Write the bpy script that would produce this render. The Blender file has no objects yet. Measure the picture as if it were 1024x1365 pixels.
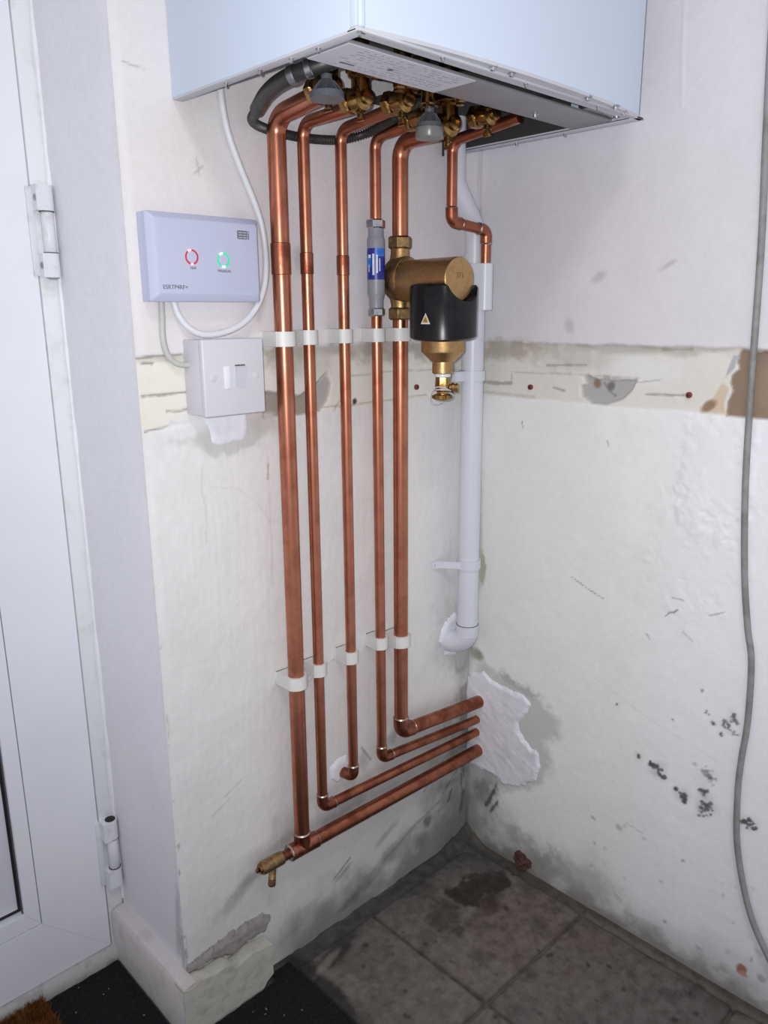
import bpy, bmesh, math, random
import numpy as np
from mathutils import Vector, Matrix
random.seed(7)
SC = bpy.context.scene
COL = SC.collection

# ------------------------------------------------------------------ camera
cam_d = bpy.data.cameras.new('camera')
cam_d.sensor_fit = 'HORIZONTAL'; cam_d.sensor_width = 36.0
cam_d.lens = 1054.4 / 1024.0 * 36.0
cam_d.clip_start = 0.01
cam = bpy.data.objects.new('camera', cam_d); COL.objects.link(cam)
CAM = Vector((-1.0403, -0.8604, 0.9852))
yaw, pit, rol = (math.radians(a) for a in (43.807, 14.125, -0.4106))
fw = Vector((math.sin(yaw)*math.cos(pit), math.cos(yaw)*math.cos(pit), -math.sin(pit)))
rt = Vector((math.cos(yaw), -math.sin(yaw), 0)); up = rt.cross(fw)
r2 = math.cos(rol)*rt + math.sin(rol)*up
u2 = -math.sin(rol)*rt + math.cos(rol)*up
cam.matrix_world = Matrix(((r2.x, u2.x, -fw.x, CAM.x), (r2.y, u2.y, -fw.y, CAM.y),
                           (r2.z, u2.z, -fw.z, CAM.z), (0, 0, 0, 1)))
SC.camera = cam

# ------------------------------------------------------------------ light
world = bpy.data.worlds.new('room_ambience'); SC.world = world
world.use_nodes = True
bg = world.node_tree.nodes['Background']
bg.inputs[0].default_value = (0.93, 0.94, 1.0, 1); bg.inputs[1].default_value = 0.52

fl = bpy.data.lights.new('phone_flash', 'SPOT')              # the flash of the phone that took the picture
fl.energy = 23.5; fl.color = (0.985, 0.985, 1.0)
fl.shadow_soft_size = 0.004; fl.spot_size = math.radians(112); fl.spot_blend = 1.0
flo = bpy.data.objects.new('phone_flash', fl); COL.objects.link(flo)
flp = CAM - 0.016*r2 + 0.012*u2
aim = (fw*1.0 + u2*0.24 + r2*0.10).normalized()
flo.location = flp; flo.rotation_euler = aim.to_track_quat('-Z', 'Y').to_euler()

cl = bpy.data.lights.new('ceiling_lamp', 'AREA')             # weak lamp in the middle of the room's ceiling
cl.energy = 8.0; cl.shape = 'DISK'; cl.size = 0.38; cl.color = (1.0, 0.97, 0.95)
clo = bpy.data.objects.new('ceiling_lamp', cl); COL.objects.link(clo)
clo.location = (-1.15, -1.22, 2.3); clo.rotation_euler = (0, 0, 0)

SC.view_settings.view_transform = 'Standard'; SC.view_settings.look = 'None'
SC.view_settings.exposure = 0.0; SC.view_settings.gamma = 1.0
SC.view_settings.use_curve_mapping = False

# ------------------------------------------------------------------ materials
def srgb(r, g, b):
    return tuple(((c/255)/12.92 if c/255 <= .04045 else ((c/255+.055)/1.055)**2.4) for c in (r, g, b))

def mat(name, col, rough=.5, metal=0.0, noise=None, bump=0.0, bscale=200, spec=.5, emit=None, attr=False, coat=0, rvar=0.0):
    """col linear rgb; noise=(colour2, scale, lo, hi): a second colour mixed in by noise"""
    m = bpy.data.materials.new(name); m.use_nodes = True
    nt = m.node_tree; N, L = nt.nodes, nt.links
    b = N['Principled BSDF']
    b.inputs['Base Color'].default_value = (*col, 1); b.inputs['Roughness'].default_value = rough
    b.inputs['Metallic'].default_value = metal; b.inputs['Specular IOR Level'].default_value = spec
    if coat: b.inputs['Coat Weight'].default_value = coat
    tc = N.new('ShaderNodeTexCoord')
    src = None
    if attr:
        a = N.new('ShaderNodeAttribute'); a.attribute_name = 'paint'; src = a.outputs['Color']
    if noise:
        c2, sc, lo, hi = noise
        n = N.new('ShaderNodeTexNoise'); n.inputs['Scale'].default_value = sc; n.inputs['Detail'].default_value = 6
        n.inputs['Roughness'].default_value = .6
        L.new(tc.outputs['Object'], n.inputs['Vector'])
        rp = N.new('ShaderNodeMapRange'); rp.inputs['From Min'].default_value = lo; rp.inputs['From Max'].default_value = hi
        L.new(n.outputs['Fac'], rp.inputs['Value'])
        mx = N.new('ShaderNodeMix'); mx.data_type = 'RGBA'
        L.new(rp.outputs['Result'], mx.inputs['Factor'])
        if src is None: mx.inputs[6].default_value = (*col, 1)
        else: L.new(src, mx.inputs[6])
        if attr:
            mx.blend_type = 'MULTIPLY'
        mx.inputs[7].default_value = (*c2, 1)
        src = mx.outputs[2]
        if rvar:
            rr = N.new('ShaderNodeMapRange'); rr.inputs['From Min'].default_value = lo; rr.inputs['From Max'].default_value = hi
            rr.inputs['To Min'].default_value = rough; rr.inputs['To Max'].default_value = rough + rvar
            L.new(n.outputs['Fac'], rr.inputs['Value']); L.new(rr.outputs['Result'], b.inputs['Roughness'])
    if src is not None: L.new(src, b.inputs['Base Color'])
    if bump:
        n2 = N.new('ShaderNodeTexNoise'); n2.inputs['Scale'].default_value = bscale; n2.inputs['Detail'].default_value = 4
        L.new(tc.outputs['Object'], n2.inputs['Vector'])
        bp = N.new('ShaderNodeBump'); bp.inputs['Strength'].default_value = bump; bp.inputs['Distance'].default_value = .002
        L.new(n2.outputs['Fac'], bp.inputs['Height']); L.new(bp.outputs['Normal'], b.inputs['Normal'])
    if emit:
        b.inputs['Emission Color'].default_value = (*emit[0], 1); b.inputs['Emission Strength'].default_value = emit[1]
    return m

M = {}
M['wall'] = mat('painted_plaster', (.7, .7, .7), .62, attr=True, noise=((.96, .96, .955), 95, .42, .72), bump=.18, bscale=140, spec=.35)
M['floor'] = mat('stone_floor', (.1, .1, .1), .7, attr=True, noise=((.62, .60, .58), 60, .4, .7), bump=.5, bscale=120, spec=.25)
M['filler'] = mat('white_filler', (.80, .81, .87), .7, noise=((.70, .71, .76), 40, .45, .7), bump=.3, bscale=90, spec=.3)
M['filler_warm'] = mat('old_cream_render', (.53, .52, .47), .75, noise=((.36, .35, .32), 50, .5, .75), bump=.7, bscale=70)
M['grey_render'] = mat('raw_grey_render', (.30, .285, .27), .85, noise=((.22, .205, .19), 80, .4, .7), bump=.8, bscale=150)
COPPER = (.54, .215, .135)
M['copper'] = mat('copper', COPPER, .30, 1.0, noise=((.38, .132, .078), 26, .44, .68), rvar=.08)
M['copper_dull'] = mat('tarnished_copper', (.42, .155, .092), .34, 1.0, noise=((.25, .080, .046), 34, .44, .64), bump=.08, bscale=160, rvar=.14)
M['copper_flux'] = mat('soldered_copper', (.40, .155, .10), .33, 1.0, noise=((.22, .078, .05), 70, .46, .6), bump=.15, bscale=200)
M['solder'] = mat('solder', (.52, .48, .43), .35, 1.0, noise=((.36, .25, .18), 200, .45, .6))
M['brass'] = mat('brass', (.40, .25, .095), .22, 1.0, noise=((.20, .115, .042), 90, .45, .65), bump=.1, bscale=260)
M['brass_body'] = mat('brushed_brass', (.52, .335, .155), .40, 1.0, noise=((.46, .29, .13), 160, .45, .6), bump=.12, bscale=500)
M['brass_old'] = mat('dull_brass', (.40, .265, .125), .42, 1.0, noise=((.25, .165, .085), 120, .42, .6), bump=.2, bscale=260)
M['chrome'] = mat('chrome', (.62, .63, .66), .2, 1.0, noise=((.45, .46, .5), 90, .45, .6))
M['steel'] = mat('zinc_steel', (.42, .43, .46), .38, 1.0, noise=((.3, .31, .33), 60, .4, .7))
M['tray'] = mat('grey_tray', (.07, .068, .066), .7, 0.0, noise=((.11, .11, .115), 20, .4, .7))
M['tray_dark'] = mat('dark_tray', (.035, .034, .034), .8, noise=((.035, .035, .035), 20, .4, .7))
M['bar'] = mat('grey_bar', (.30, .295, .31), .42, .35, noise=((.26, .255, .27), 20, .4, .7))
M['boiler'] = mat('boiler_white_enamel', (.60, .685, .81), .28, noise=((.585, .67, .795), 5, .3, .7))
M['boiler_rim'] = mat('boiler_grey_white_rim', (.56, .57, .62), .4, noise=((.50, .51, .56), 14, .4, .7))
M['label'] = mat('spec_sticker', (.62, .61, .67), .5, noise=((.57, .56, .62), 30, .4, .7))
M['ink'] = mat('grey_ink', (.16, .16, .19), .6, noise=((.13, .13, .15), 30, .4, .7))
M['ink_light'] = mat('faded_ink', (.36, .36, .41), .6, noise=((.42, .42, .46), 300, .4, .7))
M['ctrl'] = mat('controller_plastic', (.515, .535, .70), .36, noise=((.50, .52, .68), 8, .4, .7))
M['spur'] = mat('switch_plastic', (.62, .615, .665), .4, noise=((.60, .595, .645), 10, .4, .7))
M['rocker'] = mat('rocker_plastic', (.58, .575, .655), .35, noise=((.56, .555, .635), 10, .4, .7))
M['bright_white'] = mat('bright_white_plastic', (.76, .79, .82), .35, noise=((.74, .77, .80), 10, .4, .7))
M['cable_w'] = mat('white_cable_sheath', (.72, .73, .77), .38, noise=((.67, .68, .72), 30, .4, .7))
M['cable_g'] = mat('greyish_cable_sheath', (.55, .55, .54), .45, noise=((.45, .45, .43), 40, .4, .7))
M['cable_dk'] = mat('dusty_grey_cable', (.285, .285, .28), .55, noise=((.20, .20, .19), 45, .42, .66), bump=.3, bscale=120)
M['pvc'] = mat('white_waste_plastic', (.66, .675, .75), .33, noise=((.63, .645, .72), 12, .4, .7))
M['pvc_b'] = mat('whiter_waste_plastic', (.73, .76, .82), .33, noise=((.70, .73, .79), 12, .4, .7))
M['clip'] = mat('translucent_clip_plastic', (.70, .70, .685), .42, noise=((.64, .64, .62), 30, .4, .7))
M['grey_plastic'] = mat('grey_cap_plastic', (.10, .108, .122), .38, noise=((.075, .082, .092), 60, .4, .7))
M['grey_clear'] = mat('smoky_cap_plastic', (.19, .192, .188), .3, noise=((.15, .15, .148), 60, .4, .7))
M['reducer'] = mat('grey_reducer_body', (.27, .28, .32), .4, noise=((.25, .26, .30), 60, .4, .7))
M['blue'] = mat('blue_print', (.018, .03, .33), .35, noise=((.012, .018, .22), 60, .4, .6))
M['cyan'] = mat('light_blue_print', (.02, .22, .68), .35, noise=((.02, .12, .55), 90, .4, .6))
M['white_ink'] = mat('white_print', (.72, .75, .85), .4, noise=((.6, .65, .8), 200, .4, .6))
M['black'] = mat('black_plastic', (.006, .006, .008), .27, spec=.3, noise=((.012, .012, .014), 60, .4, .7))
M['hose'] = mat('dark_hose_metal', (.085, .082, .078), .45, .7, noise=((.05, .05, .05), 90, .4, .7))
M['orange'] = mat('amber_print', (.62, .36, .05), .5, noise=((.58, .33, .05), 90, .4, .7))
M['hole'] = mat('dark_recess', (.02, .02, .02), .8, noise=((.015, .015, .015), 50, .4, .7))
M['seam'] = mat('grey_gasket', (.09, .09, .10), .7, noise=((.06, .06, .065), 50, .4, .7))
M['door'] = mat('white_door_plastic', (.82, .83, .90), .4, noise=((.77, .78, .845), 6, .4, .75), bump=.04, bscale=300)
M['door_frame'] = mat('painted_door_frame', (.79, .80, .83), .5, noise=((.64, .645, .64), 26, .52, .78), bump=.15, bscale=80)
M['threshold'] = mat('dirty_threshold', (.43, .43, .43), .6, noise=((.24, .235, .22), 40, .5, .72), bump=.2, bscale=90)
M['hinge'] = mat('painted_hinge', (.72, .73, .78), .4, noise=((.55, .55, .58), 60, .55, .75), bump=.15, bscale=140)
M['skirt'] = mat('skirting_paint', (.60, .565, .565), .55, noise=((.46, .43, .42), 24, .5, .76), bump=.3, bscale=60)
M['carpet'] = mat('black_carpet_fibre', (.014, .0145, .016), .95, noise=((.028, .028, .03), 220, .5, .75), bump=1.0, bscale=420, spec=.1)
M['lint'] = mat('pale_lint', (.30, .29, .28), .9, noise=((.25, .24, .23), 90, .4, .7))
M['coir'] = mat('coir_fibre', (.20, .075, .022), .85, noise=((.12, .04, .012), 90, .4, .65), spec=.15)
M['coir_dk'] = mat('mat_border_fibre', (.045, .04, .015), .9, noise=((.03, .028, .012), 90, .4, .65), spec=.1)
M['rubble'] = mat('broken_brick', (.115, .05, .034), .9, noise=((.05, .028, .022), 110, .42, .62), bump=1.0, bscale=190)
M['plug'] = mat('red_wall_plug', (.19, .04, .045), .6, noise=((.12, .03, .03), 150, .4, .7))
M['led_red'] = mat('red_led_ring', (.32, .03, .05), .4, emit=((1, .04, .07), .25))
M['led_red_hot'] = mat('red_led_bright', (.9, .4, .45), .4, emit=((1, .35, .38), 1.3))
M['led_green'] = mat('green_led_ring', (.02, .45, .22), .4, emit=((0, .9, .33), .5))
M['led_green_hot'] = mat('green_led_bright', (.6, 1, .8), .4, emit=((.5, 1, .78), 1.4))
M['strap'] = mat('clear_strap', (.55, .55, .54), .35, noise=((.5, .5, .49), 60, .4, .7))

# ------------------------------------------------------------------ mesh helpers
class MB:
    """collects shapes, then links them as ONE mesh object"""
    def __init__(s): s.v = []; s.f = []
    def add(s, vs, fs):
        o = len(s.v); s.v += [tuple(v) for v in vs]; s.f += [tuple(i+o for i in f) for f in fs]
    def box(s, x0, x1, y0, y1, z0, z1, bev=0.0, seg=2):
        bm = bmesh.new(); bmesh.ops.create_cube(bm, size=1)
        for v in bm.verts:
            v.co = Vector((x0+(v.co.x+.5)*(x1-x0), y0+(v.co.y+.5)*(y1-y0), z0+(v.co.z+.5)*(z1-z0)))
        if bev: bmesh.ops.bevel(bm, geom=list(bm.edges), offset=bev, segments=seg, affect='EDGES', profile=.5)
        s.bm(bm)
    def bm(s, bm):
        bm.verts.index_update(); bm.verts.ensure_lookup_table()
        s.add([v.co[:] for v in bm.verts], [[v.index for v in f.verts] for f in bm.faces]); bm.free()
    def tube(s, pts, r, seg=20, cap=True):
        pts = [Vector(p) for p in pts]; n = len(pts)
        rs = r if hasattr(r, '__len__') else [r]*n
        t0 = (pts[1]-pts[0]).normalized()
        a = Vector((0, 0, 1)) if abs(t0.z) < .9 else Vector((0, 1, 0))
        nrm = (a - t0*a.dot(t0)).normalized(); vs = []; fs = []
        for i, p in enumerate(pts):
            t = (pts[min(i+1, n-1)]-pts[max(i-1, 0)]).normalized()
            nrm = (nrm - t*nrm.dot(t)).normalized(); b = t.cross(nrm)
            for k in range(seg):
                an = 2*math.pi*k/seg
                vs.append(p + (nrm*math.cos(an)+b*math.sin(an))*rs[i])
        for i in range(n-1):
            for k in range(seg):
                k2 = (k+1) % seg
                fs.append((i*seg+k, i*seg+k2, (i+1)*seg+k2, (i+1)*seg+k))
        if cap:
            fs.append(tuple(range(seg-1, -1, -1))); fs.append(tuple((n-1)*seg+k for k in range(seg)))
        s.add(vs, fs)
    def lathe(s, org, axis, prof, seg=28, cap=True):
        """prof: (distance along axis, radius)"""
        ax = Vector(axis).normalized(); o = Vector(org)
        a = Vector((0, 0, 1)) if abs(ax.z) < .9 else Vector((1, 0, 0))
        u = (a-ax*a.dot(ax)).normalized(); w = ax.cross(u); vs = []; fs = []
        for d, r in prof:
            for k in range(seg):
                an = 2*math.pi*(k+.5)/seg
                vs.append(o+ax*d+(u*math.cos(an)+w*math.sin(an))*r)
        for i in range(len(prof)-1):
            for k in range(seg):
                k2 = (k+1) % seg
                fs.append((i*seg+k, i*seg+k2, (i+1)*seg+k2, (i+1)*seg+k))
        if cap:
            fs.append(tuple(range(seg-1, -1, -1))); fs.append(tuple((len(prof)-1)*seg+k for k in range(seg)))
        s.add(vs, fs)
    def hexnut(s, org, axis, r, h):
        s.lathe(org, axis, [(-h/2, r*.86), (-h/2*.72, r), (h/2*.72, r), (h/2, r*.86)], 6)
    def prism(s, poly, o, u, w, n, depth):
        """poly of 2D points, laid at o along u, w and extruded along n"""
        o, u, w, n = Vector(o), Vector(u), Vector(w), Vector(n); k = len(poly)
        vs = [o+u*a+w*b for a, b in poly]+[o+u*a+w*b+n*depth for a, b in poly]
        fs = [tuple(range(k)), tuple(range(2*k-1, k-1, -1))]+[(i, k+i, k+(i+1) % k, (i+1) % k) for i in range(k)]
        s.add(vs, fs)
    def build(s, name, m, parent=None, angle=38):
        me = bpy.data.meshes.new(name); me.from_pydata(s.v, [], s.f)
        bm = bmesh.new(); bm.from_mesh(me); bmesh.ops.recalc_face_normals(bm, faces=bm.faces); bm.to_mesh(me); bm.free()
        me.materials.append(M[m] if isinstance(m, str) else m)
        me.polygons.foreach_set('use_smooth', [True]*len(me.polygons))
        me.set_sharp_from_angle(angle=math.radians(angle))
        o = bpy.data.objects.new(name, me); COL.objects.link(o)
        if parent is not None:
            o.parent = parent
            L = Vector((0, 0, 0)); p = parent
            while p is not None: L += Vector(p.location); p = p.parent
            if L.length > 0: me.transform(Matrix.Translation(-L))
        return o

def tag(o, label=None, cat=None, group=None, kind=None):
    if label: o['label'] = label
    if cat: o['category'] = cat
    if group: o['group'] = group
    if kind: o['kind'] = kind
    return o

def thing(name, loc, label, cat, group=None):
    o = bpy.data.objects.new(name, None); COL.objects.link(o); o.location = loc
    o.empty_display_size = .02
    return tag(o, label, cat, group)

def fillet(pts, rad, seg=9):
    """rounds the inner corners of a polyline"""
    pts = [Vector(p) for p in pts]; out = [pts[0]]
    for i in range(1, len(pts)-1):
        a, b, c = pts[i-1], pts[i], pts[i+1]
        d1 = (a-b).normalized(); d2 = (c-b).normalized(); ang = d1.angle(d2)
        if ang > math.pi-.02: out.append(b); continue
        R = rad[i-1] if hasattr(rad, '__len__') else rad
        t = min(R/math.tan(ang/2), .49*(a-b).length if i > 1 else .98*(a-b).length, .98*(c-b).length)
        R = t*math.tan(ang/2)
        ctr = b+(d1+d2).normalized()*(R/math.sin(ang/2))
        p1, p2 = b+d1*t, b+d2*t; v1, v2 = p1-ctr, p2-ctr; tot = v1.angle(v2); ax = v1.cross(v2).normalized()
        for k in range(seg+1): out.append(ctr+Matrix.Rotation(tot*k/seg, 3, ax) @ v1)
    out.append(pts[-1]); return out

def smooth_path(pts, sub=8):
    P = [Vector(p) for p in pts]; P = [2*P[0]-P[1]]+P+[2*P[-1]-P[-2]]; out = []
    for i in range(1, len(P)-2):
        for k in range(sub):
            t = k/sub; a, b, c, d = P[i-1], P[i], P[i+1], P[i+2]
            out.append(.5*((2*b)+(c-a)*t+(2*a-5*b+4*c-d)*t*t+(3*b-a-3*c+d)*t**3))
    out.append(P[-2]); return out

def text(name, body, size, loc, u, w, m, parent, ext=.0002, align='CENTER'):
    c = bpy.data.curves.new(name, 'FONT'); c.body = body; c.size = size; c.extrude = ext
    c.align_x = align; c.align_y = 'CENTER'; c.resolution_u = 3
    t = bpy.data.objects.new(name+'_curve', c); COL.objects.link(t)
    me = bpy.data.meshes.new_from_object(t.evaluated_get(bpy.context.evaluated_depsgraph_get()))
    bpy.data.objects.remove(t); bpy.data.curves.remove(c); me.name = name; me.materials.clear(); me.materials.append(M[m])
    o = bpy.data.objects.new(name, me); COL.objects.link(o)
    u = Vector(u).normalized(); w = Vector(w).normalized(); n = u.cross(w)
    me.transform(Matrix(((u.x, w.x, n.x, loc[0]), (u.y, w.y, n.y, loc[1]), (u.z, w.z, n.z, loc[2]), (0, 0, 0, 1))))
    L = Vector((0, 0, 0)); p = parent; o.parent = parent
    while p is not None: L += Vector(p.location); p = p.parent
    me.transform(Matrix.Translation(-L)); return o

# ------------------------------------------------------------------ plaster painting (numpy): stains, chips and relief of the surfaces
def vnoise(u, v, seed):
    rs = np.random.RandomState(seed); T = rs.rand(128, 128)
    iu = np.floor(u).astype(int); iv = np.floor(v).astype(int); fu = u-iu; fv = v-iv
    fu = fu*fu*(3-2*fu); fv = fv*fv*(3-2*fv)
    a = T[iu % 128, iv % 128]; b = T[(iu+1) % 128, iv % 128]; c = T[iu % 128, (iv+1) % 128]; d = T[(iu+1) % 128, (iv+1) % 128]
    return (a*(1-fu)+b*fu)*(1-fv)+(c*(1-fu)+d*fu)*fv
def fbm(u, v, freq, seed, octv=4):
    s = 0; a = .5; t = 0
    for k in range(octv):
        s = s+a*vnoise(u*freq+17*k, v*freq+31*k, seed+k); t += a; a *= .55; freq *= 2.07
    return s/t
def sstep(a, b, x):
    t = np.clip((x-a)/(b-a), 0, 1); return t*t*(3-2*t)

class Surf:
    def __init__(s, u, v):
        s.U, s.V = np.meshgrid(u, v, indexing='ij'); s.col = np.zeros(s.U.shape+(3,)); s.h = np.zeros(s.U.shape)
        s.n1 = fbm(s.U, s.V, 28, 11, 5)-.5; s.n2 = fbm(s.U, s.V, 90, 23, 4)-.5; s.n3 = fbm(s.U, s.V, 7, 37, 4)-.5
    def paint(s, m, c, a=1.0):
        m = np.clip(m*a, 0, 1)[..., None]; s.col = s.col*(1-m)+np.array(c)*m
    def blob(s, cu, cv, ru, rv, rot=0, soft=.25, wob=.5, fine=.3):
        du, dv = s.U-cu, s.V-cv; c, q = math.cos(rot), math.sin(rot)
        d = np.sqrt(((du*c+dv*q)/ru)**2+((-du*q+dv*c)/rv)**2)+s.n1*wob+s.n2*fine
        return 1-sstep(1-soft, 1+soft, d)
    def stroke(s, pts, w, wob=.5, soft=.5):
        best = np.full(s.U.shape, 9.0)
        for (a, b), (c, d) in zip(pts[:-1], pts[1:]):
            L2 = (c-a)**2+(d-b)**2+1e-12
            t = np.clip(((s.U-a)*(c-a)+(s.V-b)*(d-b))/L2, 0, 1)
            best = np.minimum(best, np.hypot(s.U-a-t*(c-a), s.V-b-t*(d-b)))
        return 1-sstep(1-soft, 1+soft, best/w+s.n2*wob*2)
    def band(s, v0, v1, soft=.002, wob=.004):
        e = s.V+s.n1*wob+s.n2*wob*.7
        return sstep(v0-soft, v0+soft, e)*(1-sstep(v1-soft, v1+soft, e))
    def poly(s, pts, soft=.003, wob=.006):
        """inside of a polygon with a frayed edge"""
        U = s.U+s.n1*wob; V = s.V+s.n2*wob; ins = np.zeros(U.shape, bool); best = np.full(U.shape, 9.0)
        for (a, b), (c, d) in zip(pts, pts[1:]+pts[:1]):
            L2 = (c-a)**2+(d-b)**2+1e-12; t = np.clip(((U-a)*(c-a)+(V-b)*(d-b))/L2, 0, 1)
            best = np.minimum(best, np.hypot(U-a-t*(c-a), V-b-t*(d-b)))
            if abs(d-b) > 1e-9: ins ^= ((b > V) != (d > V)) & (U < (c-a)*(V-b)/(d-b)+a)
        sd = np.where(ins, best, -best); return sstep(-soft, soft, sd)
    def mesh(s, name, P, m, parent=None):
        nu, nv = s.U.shape; me = bpy.data.meshes.new(name)
        me.vertices.add(nu*nv); me.vertices.foreach_set('co', P.reshape(-1).astype(np.float32))
        i = np.arange(nu*nv).reshape(nu, nv)
        q = np.stack([i[:-1, :-1], i[1:, :-1], i[1:, 1:], i[:-1, 1:]], -1).reshape(-1, 4); k = len(q)
        me.loops.add(k*4); me.loops.foreach_set('vertex_index', q.reshape(-1).astype(np.int32))
        me.polygons.add(k); me.polygons.foreach_set('loop_start', np.arange(0, k*4, 4, dtype=np.int32))
        me.update(calc_edges=True); me.validate()
        a = me.color_attributes.new('paint', 'FLOAT_COLOR', 'POINT')
        c4 = np.concatenate([s.col, np.ones(s.U.shape+(1,))], -1); a.data.foreach_set('color', c4.reshape(-1).astype(np.float32))
        me.polygons.foreach_set('use_smooth', np.ones(k, bool)); me.materials.append(M[m])
        o = bpy.data.objects.new(name, me); COL.objects.link(o)
        if parent: o.parent = parent
        return o

XR = -.607                               # outer corner of the back wall at the door reveal
BT, BB = .938, .852                      # strip left by the dado rail: top and bottom

# ---- back wall (y = 0, room on the -y side)
u = np.linspace(XR, 0, 304); v = np.concatenate([np.linspace(0, 1.42, 700), np.linspace(1.45, 2.3, 12)])
S = Surf(u, v)
up_c = np.array((.73, .70, .725)); lo_c = np.array((.755, .745, .745)); band_c = np.array((.78, .755, .69))
upper = sstep(BT-.002, BT+.002, S.V+S.n1*.006); lower = 1-sstep(BB-.002, BB+.002, S.V+S.n1*.008)
S.col[:] = band_c; S.paint(upper, up_c); S.paint(lower, lo_c)
S.h = .0015*upper+.001*lower+.0022*S.n3+.0008*S.n1+.0004*S.n2
S.col *= (1+.10*S.n3+.07*S.n1)[..., None]
S.paint(upper*(1-sstep(-.50, -.40, S.U))*.8, (.745, .72, .72))
dirt = (.34, .31, .27)
S.paint(S.blob(-.30, .935, .2, .008, 0, .5, 1.2, 1.2), dirt, .45)
S.paint(S.blob(-.10, .932, .14, .018, 0, .6, 1.2, 1.4), (.33, .31, .28), .75)
S.paint(S.blob(-.37, .925, .05, .016, 0, .6, 1.2, 1.4), (.40, .38, .33), .6)
S.paint(S.band(.932, .9395)*(.35+S.n1*1.5), (.40, .37, .33), .8)
for p, w_, a in [([(-.607, .936), (-.585, .938), (-.55, .939)], .0013, .8), ([(-.60, .931), (-.587, .930)], .0016, .9), ([(-.604, .893), (-.57, .893), (-.54, .894)], .0012, .85),
              ([(-.573, .873), (-.556, .872), (-.545, .873)], .0012, .7), ([(-.603, .852), (-.57, .855), (-.54, .857)], .0013, .8), ([(-.33, .857), (-.28, .856), (-.12, .859)], .0010, .5),
              ([(-.30, .897), (-.2, .9), (-.1, .898)], .0010, .45), ([(-.31, .852), (-.29, .875)], .0009, .5)]:
    k = S.stroke(p, w_, .7); S.paint(k, (.27, .25, .22), a); S.h -= .0012*k
# raw render left by a removed socket box, behind the two left pipes
k = S.poly([(-.433, .886), (-.40, .884), (-.37, .878), (-.345, .892), (-.322, .905), (-.316, .888), (-.324, .866), (-.338, .853), (-.38, .851), (-.433, .852)], .0015, .006)
S.paint(k, (.33, .295, .25)); S.paint(k*S.blob(-.33, .88, .02, .03, 0, .5), (.42, .41, .40), .9); S.h -= .004*k
S.paint(S.blob(-.34, .915, .03, .016, .3, .5, .9, .9), (.62, .60, .55), .8)
# plaster smears below the fused switch
S.paint(S.poly([(-.566, .861), (-.44, .861), (-.412, .85), (-.435, .832), (-.45, .822), (-.49, .81), (-.52, .812), (-.545, .83), (-.575, .836)], .004, .02), (.56, .55, .53), .75)
S.paint(S.blob(-.55, .852, .03, .014, .2, .4, .8), (.78, .78, .80), .9)
S.paint(S.blob(-.43, .845, .025, .014, 0, .5, .8), (.52, .50, .48), .55)
ch = sstep(.60, .74, fbm(S.U*2.2, S.V*.8, 70, 301, 4))*(1-sstep(.002, .007, S.U-XR+S.n2*.006))
S.paint(ch*(1-sstep(.30, .42, S.V)), (.24, .23, .22), .75); S.paint(ch*(1-sstep(.78, .86, S.V)), (.40, .38, .36), .5)
# vertical hair cracks, rings and chips
for p, w_, a in [([(-.531, .80), (-.533, .77), (-.528, .74), (-.532, .70)], .001, .2), ([(-.43, .80), (-.43, .74), (-.432, .62)], .0012, .14), ([(-.515, .77), (-.48, .765), (-.45, .74), (-.43, .71)], .001, .12),
              ([(-.35, .74), (-.352, .70)], .0012, .6), ([(-.43, .79), (-.432, .77)], .0013, .6), ([(-.40, .44), (-.36, .46), (-.32, .475)], .001, .35), ([(-.36, 1.065), (-.358, 1.03)], .0016, .4), ([(-.345, 1.07), (-.345, 1.04)], .002, .45),
              ([(-.517, 1.143), (-.505, 1.152)], .0014, .4), ([(-.513, 1.160), (-.510, 1.142)], .0012, .35), ([(-.595, 1.245), (-.57, 1.242)], .001, .5), ([(-.55, .31), (-.52, .325)], .0013, .3), ([(-.53, .33), (-.5, .345)], .0013, .3)]:
    S.paint(S.stroke(p, w_, .8), (.30, .28, .26), a)
for c in [(-.365, 1.05, .009, .018), (-.40, 1.10, .006, .02), (-.435, 1.0, .008, .02)]:
    S.paint(S.blob(*c, 0, .7, .9, .9), (.42, .42, .40), .6)
S.paint(S.blob(-.272, .861, .004, .0045, 0, .3, .2, .2), (.06, .055, .05))
# damp and mould low down; the broad grey fade also paints in flash falloff
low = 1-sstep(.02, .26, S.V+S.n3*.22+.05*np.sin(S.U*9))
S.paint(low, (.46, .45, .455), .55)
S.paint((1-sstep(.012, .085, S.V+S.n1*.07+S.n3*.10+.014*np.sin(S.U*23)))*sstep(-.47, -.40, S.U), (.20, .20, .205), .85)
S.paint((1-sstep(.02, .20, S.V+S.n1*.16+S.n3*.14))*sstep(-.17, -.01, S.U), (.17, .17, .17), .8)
S.paint(S.blob(-.04, .08, .075, .16, 0, .7, 1.2, .8), (.33, .325, .31), .6)
S.paint(S.blob(-.03, .05, .05, .12, 0, .6, 1.3, 1.0), (.14, .14, .13), .5)
S.paint(S.blob(-.012, .36, .03, .09, 0, .7, 1.4, 1.2), (.36, .36, .31), .7)
for c in [(-.11, .083, .008, .012, .8), (-.13, .05, .02, .012, .5), (-.31, .022, .018, .008, .8), (-.29, .03, .012, .012, .7), (-.318, .088, .02, .004, .45), (-.215, .11, .03, .006, .4), (-.19, .07, .05, .014, .35), (-.24, .05, .05, .012, .35), (-.42, .05, .03, .02, .3),
          (-.47, .19, .05, .012, .35), (-.52, .16, .04, .010, .3), (-.30, .21, .05, .02, .35), (-.27, .27, .012, .02, .4), (-.2, .29, .02, .012, .4), (-.43, .23, .02, .03, .25)]:
    S.paint(S.blob(*c[:4], .45, .6, 1.0, 1.0), (.15, .15, .145), c[4])
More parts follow.
